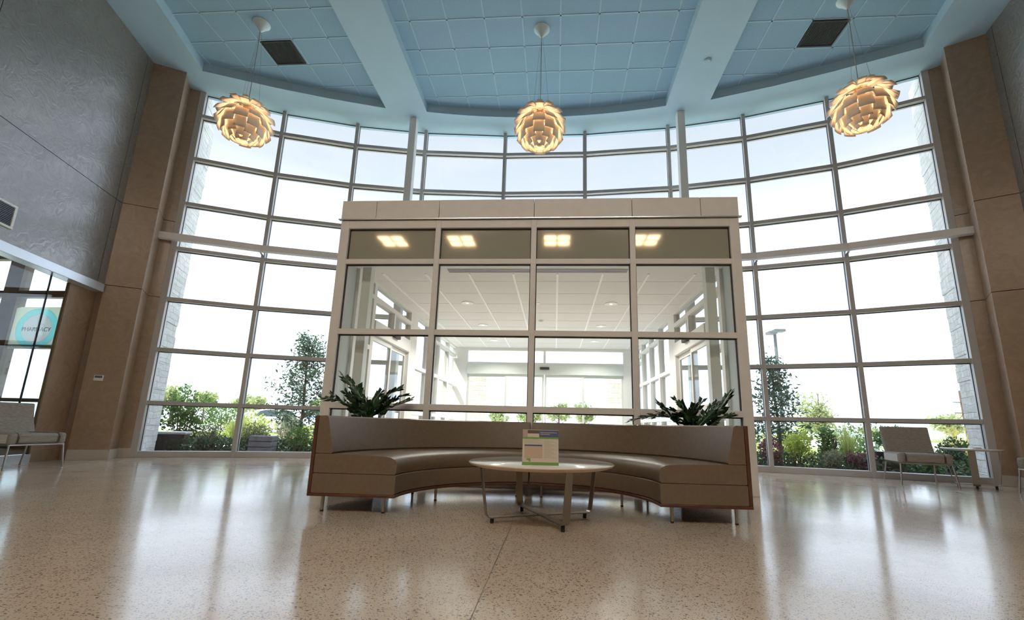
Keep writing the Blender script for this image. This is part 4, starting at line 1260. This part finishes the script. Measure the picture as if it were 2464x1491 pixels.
# left beds
bush(-8.0, 9.5, 0.52, 1.45, 'bush_green', 'tall fresh green shrub nearest the left stone fin', 2200, 0.075, 11)
bush(-8.25, 8.7, 0.26, 0.85, 'bush_dark', 'dark low shrub at the foot of the left stone fin', 1000, 0.06, 12)
bush(-6.85, 8.95, 0.28, 0.62, 'bush_mauve', 'grey-mauve shrub by the left end window, next to the dark planter', 900, 0.05, 13)
grass(-6.95, 9.95, 0.42, 1.0, 'grass_blade', 'tall pale grass clump between the two left shrubs', 460, 14)
bush(-6.25, 9.35, 0.42, 0.70, 'bush_mauve', 'purple-green shrub behind the left mullion', 1200, 0.05, 15)
grass(-4.45, 10.4, 0.36, 1.05, 'grass_blade', 'tall grass clump between the left young tree and the vestibule', 420, 16)
bush(-4.95, 8.98, 0.28, 0.62, 'bush_green', 'round bright green shrub beside the sofa end, outside the glass', 1200, 0.05, 17)
bush(-4.35, 9.2, 0.32, 0.7, 'bush_dark', 'dark shrub half hidden by the left vestibule corner', 900, 0.06, 18)
bush(-7.6, 11.3, 0.7, 1.0, 'bush_yellow', 'sunlit yellow-green shrub behind the left grass', 1500, 0.07, 19)
bush(-5.3, 12.0, 0.7, 1.0, 'bush_yellow', 'sunlit yellow-green shrub behind the left young tree', 1500, 0.07, 20)
bush(-9.3, 12.4, 0.7, 1.15, 'bush_green', 'broad shrub at the back of the left bed, behind the tall green one', 1500, 0.08, 51)
bush(-6.5, 12.9, 0.75, 1.0, 'bush_yellow', 'sunlit shrub at the back of the left bed, beyond the left mullion', 1500, 0.08, 52)
bush(-3.9, 13.0, 0.6, 0.95, 'bush_green', 'shrub at the back of the left bed, nearest the vestibule', 1300, 0.08, 53)
bush(-7.9, 13.3, 0.6, 0.9, 'bush_mauve', 'pale mauve shrub at the back of the left bed', 1300, 0.08, 54)
bush(8.9, 11.7, 0.55, 0.75, 'bush_yellow', 'sunlit shrub behind the golden grass by the right fin', 1300, 0.07, 55)
bush(5.5, 13.3, 0.65, 0.8, 'bush_yellow', 'sunlit shrub behind the right young evergreen', 1400, 0.08, 56)
# stone troughs in the left bed
pl = empty('stone_planter', (-7.45, 8.6, -0.06), R(20), 'low dark planter with pale capping under the tall left shrub', 'planter')
MB().box(-0.32, -0.14, 0, 0.32, 0.14, 0.42).build('body', 'pot_dark', pl, bevel=0.01)
MB().box(-0.35, -0.17, 0.42, 0.35, 0.17, 0.47).build('capping', 'limestone', pl, bevel=0.01)
pl = empty('stone_planter', (-5.55, 8.75, -0.06), R(12), 'stacked grey stone block below the left young tree', 'planter')
for k in range(4): MB().box(-0.22, -0.14, 0.11 * k, 0.22, 0.14, 0.11 * k + 0.1).build('course', 'block_grey', pl, bevel=0.012)
# right beds
bush(4.55, 9.25, 0.28, 0.62, 'bush_red', 'dark red shrub next to the right vestibule corner', 1000, 0.05, 21)
bush(5.02, 9.3, 0.30, 0.78, 'bush_yellow', 'yellow-green shrub at the foot of the right young tree', 1300, 0.055, 22)
bush(5.45, 8.85, 0.22, 0.5, 'bush_mauve', 'mauve shrub in the right bed, left of the small dark planter', 900, 0.05, 23)
bush(5.80, 9.42, 0.28, 0.92, 'bush_green', 'green shrub in the middle of the right bed', 1500, 0.06, 24)
grass(6.40, 9.95, 0.32, 0.95, 'grass_blade', 'pale grass clump in the right bed', 460, 25)
bush(5.98, 8.92, 0.24, 0.44, 'bush_red', 'low red barberry in front of the right grass clump', 900, 0.045, 26)
bush(6.62, 9.05, 0.24, 0.5, 'bush_green', 'green shrub in a dark pot by the right mullion', 900, 0.05, 27, pot=True)
bush(7.15, 8.75, 0.26, 0.55, 'bush_green', 'green shrub behind the back of the right lounge chair', 900, 0.05, 28)
bush(7.75, 9.1, 0.36, 0.8, 'bush_dark', 'dark green shrub beside the side table, outside the glass', 1400, 0.06, 29, pot=False)
bush(7.2, 10.9, 0.6, 0.95, 'bush_green', 'sunlit shrub behind the right lounge chair', 1400, 0.07, 30)
grass(8.35, 9.7, 0.55, 1.0, 'grass_gold', 'golden ornamental grass beside the right stone fin', 520, 31)
bush(6.5, 12.5, 0.55, 0.9, 'bush_yellow', 'yellow-green shrub at the back of the right bed', 1300, 0.07, 32)
bush(4.7, 12.0, 0.6, 0.8, 'bush_green', 'broad shrub at the back of the right bed', 1300, 0.07, 33)

def tree(x, y, h, crown_r, crown_z, m, label, n=2600, size=0.11, seed=1, name='tree', r=0.05, z=-0.06, group=None, lobes=9, crown_h=None):
    root = empty(name, (x, y, z), 0, label, 'tree', group)
    rg = random.Random(seed)
    tr = MB(); tr.tube([(0, 0, -0.03), (0.02, 0.0, h * .3), (-0.02, 0.02, h * .6), (0, 0, h * .92)], r, 8, r * .25)
    tr.build('trunk', 'bark', root, smooth=True)
    br_ = MB()
    for k in range(12):
        a = k * 2.4; z0 = h * (.25 + .55 * k / 12); l = crown_r * rg.uniform(.6, .95) * (1 - .4 * k / 12)
        br_.tube([(0, 0, z0), (l * .5 * math.cos(a), l * .5 * math.sin(a), z0 + l * .3), (l * math.cos(a), l * math.sin(a), z0 + l * .75)], r * .35, 5, r * .1)
    br_.build('branches', 'bark', root)
    ch = crown_h or (h - crown_z)
    leaf_cloud(n, crown_r, crown_r, ch, crown_z, size, shell=0.2, seed=seed, lobes=lobes).build('crown', m, root)
    return root
def cone_tree(x, y, h, rad, label, seed, n=2800):
    """young evergreen: narrow at the top, airy"""
    root = empty('young_tree', (x, y, -0.06), 0, label, 'tree')
    rg = random.Random(seed); tr = MB(); tr.tube([(0, 0, -0.03), (0.03, 0, h * .35), (-0.02, 0.02, h * .7), (0, 0, h * .97)], 0.045, 8, 0.008)
    tr.build('trunk', 'bark', root, smooth=True)
    b = MB(); vs = []; fs = []; br_ = MB()
    for k in range(34):
        w_ = k / 33; z0 = h * (.10 + .84 * w_); a = k * 2.399; l = rad * (1.0 - .78 * w_) * rg.uniform(.75, 1.1)
        tip = Vector((l * math.cos(a), l * math.sin(a), z0 + l * .55)); base = Vector((0, 0, z0)); mid = base.lerp(tip, .5) + Vector((0, 0, -.02))
        br_.tube([base, mid, tip], 0.010, 5, 0.003)
        for _ in range(n // 34):
            q = rg.uniform(.25, 1.08); p = base.lerp(tip, q) + Vector((rg.gauss(0, .09), rg.gauss(0, .09), rg.gauss(0, .10)))
            ax = Vector((rg.uniform(-1, 1), rg.uniform(-1, 1), rg.uniform(-.3, 1))).normalized(); sd = ax.cross(Vector((rg.uniform(-1, 1), rg.uniform(-1, 1), rg.uniform(-1, 1)))).normalized()
            ln = rg.uniform(.07, .125); o = len(vs)
            vs += [p - ax * ln * .5, p + sd * ln * .2, p + ax * ln * .5, p - sd * ln * .2]; fs.append((o, o + 1, o + 2, o + 3))
    br_.build('branches', 'bark', root)
    b.add(vs, fs).build('crown', 'tree_leaf', root)
    return root
cone_tree(-5.85, 10.5, 2.85, 0.95, 'dark young evergreen tree outside the left windows by the vestibule', 41, 3200)
cone_tree(5.42, 10.75, 2.47, 0.72, 'dark young evergreen tree outside the right windows, under the lamp post', 42, 2600)
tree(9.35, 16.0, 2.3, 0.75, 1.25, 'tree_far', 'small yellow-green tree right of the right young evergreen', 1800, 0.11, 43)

# distant tree line
far = [(-54, 60, 5.7, 'tall roadside tree behind the left stone fin'), (-50.0, 61, 5.2, 'rounded roadside tree, second from the left fin'), (-45.6, 63, 4.6, 'roadside tree, third from the left fin'),
       (-41, 60, 4.2, 'roadside tree left of the left young evergreen'), (-33, 62, 4.4, 'roadside tree behind the left young evergreen'), (-27, 63, 4.0, 'roadside tree at the left edge of the vestibule'),
       (0.8, 60, 4.3, 'far oak behind the outer doors, left of the middle stile'), (4.6, 66, 4.4, 'far oak seen through the right middle door leaf'), (8.6, 60, 4.4, 'far oak seen through the right outer door leaf'),
       (-7.5, 62, 3.3, 'far oak seen through the left middle door leaf'), (-3.4, 64, 3.4, 'far oak behind the vestibule centre post'), (13.5, 62, 4.0, 'far oak beyond the right stone pier'),
       (34, 62, 2.2, 'low far tree beyond the right bed'), (44, 66, 2.0, 'low far tree behind the right mullion'), (50, 60, 3.6, 'far tree behind the right lounge chair'), (56, 62, 3.2, 'far tree behind the golden grass')]
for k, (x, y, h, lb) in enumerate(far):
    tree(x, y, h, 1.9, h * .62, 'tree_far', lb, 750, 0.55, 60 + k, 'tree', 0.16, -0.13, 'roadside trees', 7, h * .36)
b = MB()
for k in range(20):
    xa = -120 + k * 12.4; b.box(xa, 72, -0.13, xa + 12.4, 130, -0.02)
structure(b.build('ground_verge', 'field'), 'sunlit grass verge beyond the car park', 'ground')
b = MB(); vs = []; fs = []; n = 40
for k in range(n + 1):
    x = -60 + 340 * k / n
    h = 1.2 + 2.6 * math.exp(-((x - 116) / 38) ** 2) * 0.6 + 0.9 * math.exp(-((x - 40) / 30) ** 2)
    vs += [(x, 205, -1), (x, 235, h), (x, 300, -1)]
for k in range(n):
    o = 3 * k; fs += [(o, o + 3, o + 4, o + 1), (o + 1, o + 4, o + 5, o + 2)]
b.add(vs, fs)
structure(b.build('hills', 'hill_green'), 'low hazy hill on the horizon', 'hills')

for s, side in ((-1, 'left'), (1, 'right')):
    b = MB(); b.box(min(s * 3.6, s * 40), 14.2, -0.13, max(s * 3.6, s * 40), 27.0, -0.09)
    structure(b.build('ground_lawn_' + side, 'field'), 'strip of sunlit lawn beyond the %s planting bed' % side, 'lawn')
    rg = random.Random(90 + s); vs = []; fs = []
    for _ in range(9000):
        x = rg.uniform(2.9, 8.9); ymin = 9.35 - 0.25 * (x - 2.9) if x < 7.1 else 8.3 + 0.2 * (x - 7.1)
        ymin = max(ymin, 8.32); y = rg.uniform(ymin + 0.05, ymin + 1.9)
        if x < 4.6: y += 0.15
        if x < 7.2: y = max(y, {0: 9.2, 1: 9.05, 2: 8.85, 3: 8.6, 4: 8.3}[min(4, int(x - 2.9))] + 0.12)
        z = -0.05 + 0.34 * rg.random() ** 1.3
        p = Vector((s * x, y, z)); ax = Vector((rg.uniform(-1, 1), rg.uniform(-1, 1), rg.uniform(.1, 1))).normalized()
        sd = ax.cross(Vector((rg.uniform(-1, 1), rg.uniform(-1, 1), rg.uniform(-1, 1)))).normalized(); ln = rg.uniform(.05, .10); o = len(vs)
        vs += [p - ax * ln * .5, p + sd * ln * .28, p + ax * ln * .5, p - sd * ln * .28]; fs.append((o, o + 1, o + 2, o + 3))
    o = MB().add(vs, fs).build('ground_cover', 'bush_dark', BEDS[0 if s < 0 else 1]); o['kind'] = 'stuff'

# stone fins outside the ends of the window wall
for s, side in ((-1, 'left'), (1, 'right')):
    j = V[0] if s < 0 else V[9]
    nn = bay_n(0)[1] if s < 0 else bay_n(8)[1]
    tt = Vector((nn.y, -nn.x)) * (-s) * -1
    tt = Vector((nn.y, -nn.x)); tt = tt if tt.x * s > 0 else -tt
    j0 = j + nn * 0.09 + tt * 0.03
    b = MB()
    rg = random.Random(5 + s)
    ln = 0.78 if s < 0 else 0.82
    z = -0.13
    while z < 7.45:
        hh = min(rg.uniform(0.16, 0.30), 7.45 - z + 0.001)
        e_ = ln + rg.uniform(-0.025, 0.025); q_ = rg.uniform(-0.008, 0.008)
        b.prism([j0 + tt * q_, j0 + nn * e_ + tt * q_, j0 + nn * e_ + tt * 0.6, j0 + tt * 0.6], z, z + hh)
        z += hh
    structure(b.build('wall_stone_fin_' + side, 'limestone', bevel=0.012), 'rough pale limestone fin wall outside the %s end window' % side, 'wall')
# piers outside the outer doors
for s, lb in ((-1, 'left tan stone pier with cap outside the entrance doors'), (1, 'right tan stone pier with cap outside the entrance doors')):
    p = empty('stone_pier', (s * 2.42, 14.4, -0.13), 0, lb, 'pier')
    MB().box(-0.5, -0.4, 0, 0.5, 0.4, 2.78).build('shaft', 'pier_stone', p, bevel=0.015)
    MB().box(-0.56, -0.46, 2.78, 0.56, 0.46, 2.90).build('cap', 'limestone', p, bevel=0.015)
    for dx in (-0.12, 0.16): MB().box(s * dx - 0.07, -0.1, 2.90, s * dx + 0.07, 0.1, 5.4).build('post', 'panel_grey', p)
# poles
lp = empty('lamp_post', (17.35, 35, -0.13), 0, 'dark parking lot lamp post with flat head above the right young evergreen', 'lamp post')
MB().tube([(0, 0, 0), (0, 0, 8.4)], 0.14, 10, 0.11).build('pole', 'pole_grey', lp, smooth=True)
MB().box(-0.62, -0.5, 8.30, 0.0, 0.2, 8.52).build('head', 'pole_grey', lp, bevel=0.03)
MB().box(-0.1, -0.3, 8.52, 0.72, 0.3, 8.72).build('head', 'pole_grey', lp, bevel=0.03)
up_ = empty('utility_pole', (21.8, 25, -0.13), 0, 'dark wooden utility pole beside the right stone fin', 'pole')
MB().tube([(0.0, 0, 0), (-0.05, 0, 3.25)], 0.16, 10, 0.13).build('pole', 'pole_wood', up_, smooth=True)
for z in (1.5, 2.05, 2.6): MB().box(-0.55, -0.04, z, 0.1, 0.04, z + 0.05).build('peg', 'pole_grey', up_)
up_ = empty('utility_pole', (-53.0, 66.5, -0.13), 0, 'thin pale utility pole above the trees by the left stone fin', 'pole')
MB().tube([(0.0, 0, 0), (0.1, 0, 8.9)], 0.17, 8, 0.12).build('pole', 'pole_pale', up_, smooth=True)
MB().box(-0.9, -0.06, 6.6, 0.3, 0.06, 6.75).build('crossarm', 'pole_pale', up_)

# cars
def car(loc, rz, m, label):
    root = empty('car', loc, rz, label, 'car', 'parked cars')
    prof = [(-2.2, 0.30), (-2.25, 0.62), (-2.05, 0.92), (-1.3, 1.0), (-0.75, 1.46), (-0.2, 1.56), (0.9, 1.56), (1.55, 1.42), (2.05, 0.98), (2.22, 0.9), (2.25, 0.35), (1.9, 0.24), (-1.9, 0.24)]
    hw = 0.88; n = len(prof); vs = []
    for s in (-1, 1):
        for x, z in prof:
            inset = 0.16 * max(0, (z - 0.98) / 0.58)
            vs.append((x, s * (hw - inset), z))
    fs = [tuple(range(n)), tuple(range(2 * n - 1, n - 1, -1))] + [(i, (i + 1) % n, n + (i + 1) % n, n + i) for i in range(n)]
    MB().add(vs, fs).build('body', m, root, bevel=0.05, bseg=3, smooth=True)
    for s in (-1, 1):
        y0 = s * 0.83
        def gq(pts, nm='side_window'):
            vs = []
            for x, z in pts:
                inset = 0.16 * max(0, (z - 0.98) / 0.58); vs.append((x, s * (hw - inset + 0.006), z))
            for x, z in pts:
                inset = 0.16 * max(0, (z - 0.98) / 0.58); vs.append((x, s * (hw - inset - 0.02), z))
            k = len(pts)
            MB().add(vs, [tuple(range(k)), tuple(range(2 * k - 1, k - 1, -1))] + [(i, (i + 1) % k, k + (i + 1) % k, k + i) for i in range(k)]).build(nm, 'car_glass', root)
        gq([(-1.0, 1.04), (-0.62, 1.42), (0.1, 1.48), (0.1, 1.04)]); gq([(0.2, 1.04), (0.2, 1.48), (0.95, 1.46), (1.5, 1.30), (1.6, 1.04)])
        MB().box(2.16, s * 0.62 - 0.14, 0.72, 2.262, s * 0.62 + 0.14, 0.9).build('tail_light', 'tail_red', root)
        for x in (-1.4, 1.4):
            wv = MB().tube([(x, s * 0.72, 0.32), (x, s * 0.92, 0.32)], 0.32, 24).build('wheel', 'tyre', root, smooth=True)
            MB().tube([(x, s * 0.90, 0.32), (x, s * 0.93, 0.32)], 0.19, 16).build('hub', 'alu', wv)
    def slope(x0, z0, x1, z1, hw0, hw1, nm):
        d_ = Vector((x1 - x0, z1 - z0)).normalized(); nx, nz_ = -d_.y * .012, d_.x * .012
        if nz_ < 0: nx, nz_ = -nx, -nz_
        vs = [(x0 + nx, -hw0, z0 + nz_), (x0 + nx, hw0, z0 + nz_), (x1 + nx, hw1, z1 + nz_), (x1 + nx, -hw1, z1 + nz_), (x0 - nx, -hw0, z0 - nz_), (x0 - nx, hw0, z0 - nz_), (x1 - nx, hw1, z1 - nz_), (x1 - nx, -hw1, z1 - nz_)]
        MB().add(vs, [(0, 1, 2, 3), (7, 6, 5, 4), (0, 4, 5, 1), (1, 5, 6, 2), (2, 6, 7, 3), (3, 7, 4, 0)]).build(nm, 'car_glass', root)
    slope(-1.2, 1.06, -0.82, 1.40, 0.74, 0.68, 'windshield'); slope(1.62, 1.36, 1.98, 1.04, 0.66, 0.72, 'rear_window')
    return root
c0 = car((-21.0, 36.0, -0.13), R(160), 'car_blue', 'silver-blue parked car behind the left shrubs')
c1 = car((-18.2, 29.5, -0.13), R(200), 'car_white', 'white parked car left of the left young evergreen')
car((15.2, 20.6, -0.95), R(60), 'car_white', 'white parked car behind the right lounge chair')
car((5.2, 33.0, -0.13), R(92), 'car_white', 'white parked car seen through the right outer door leaf')
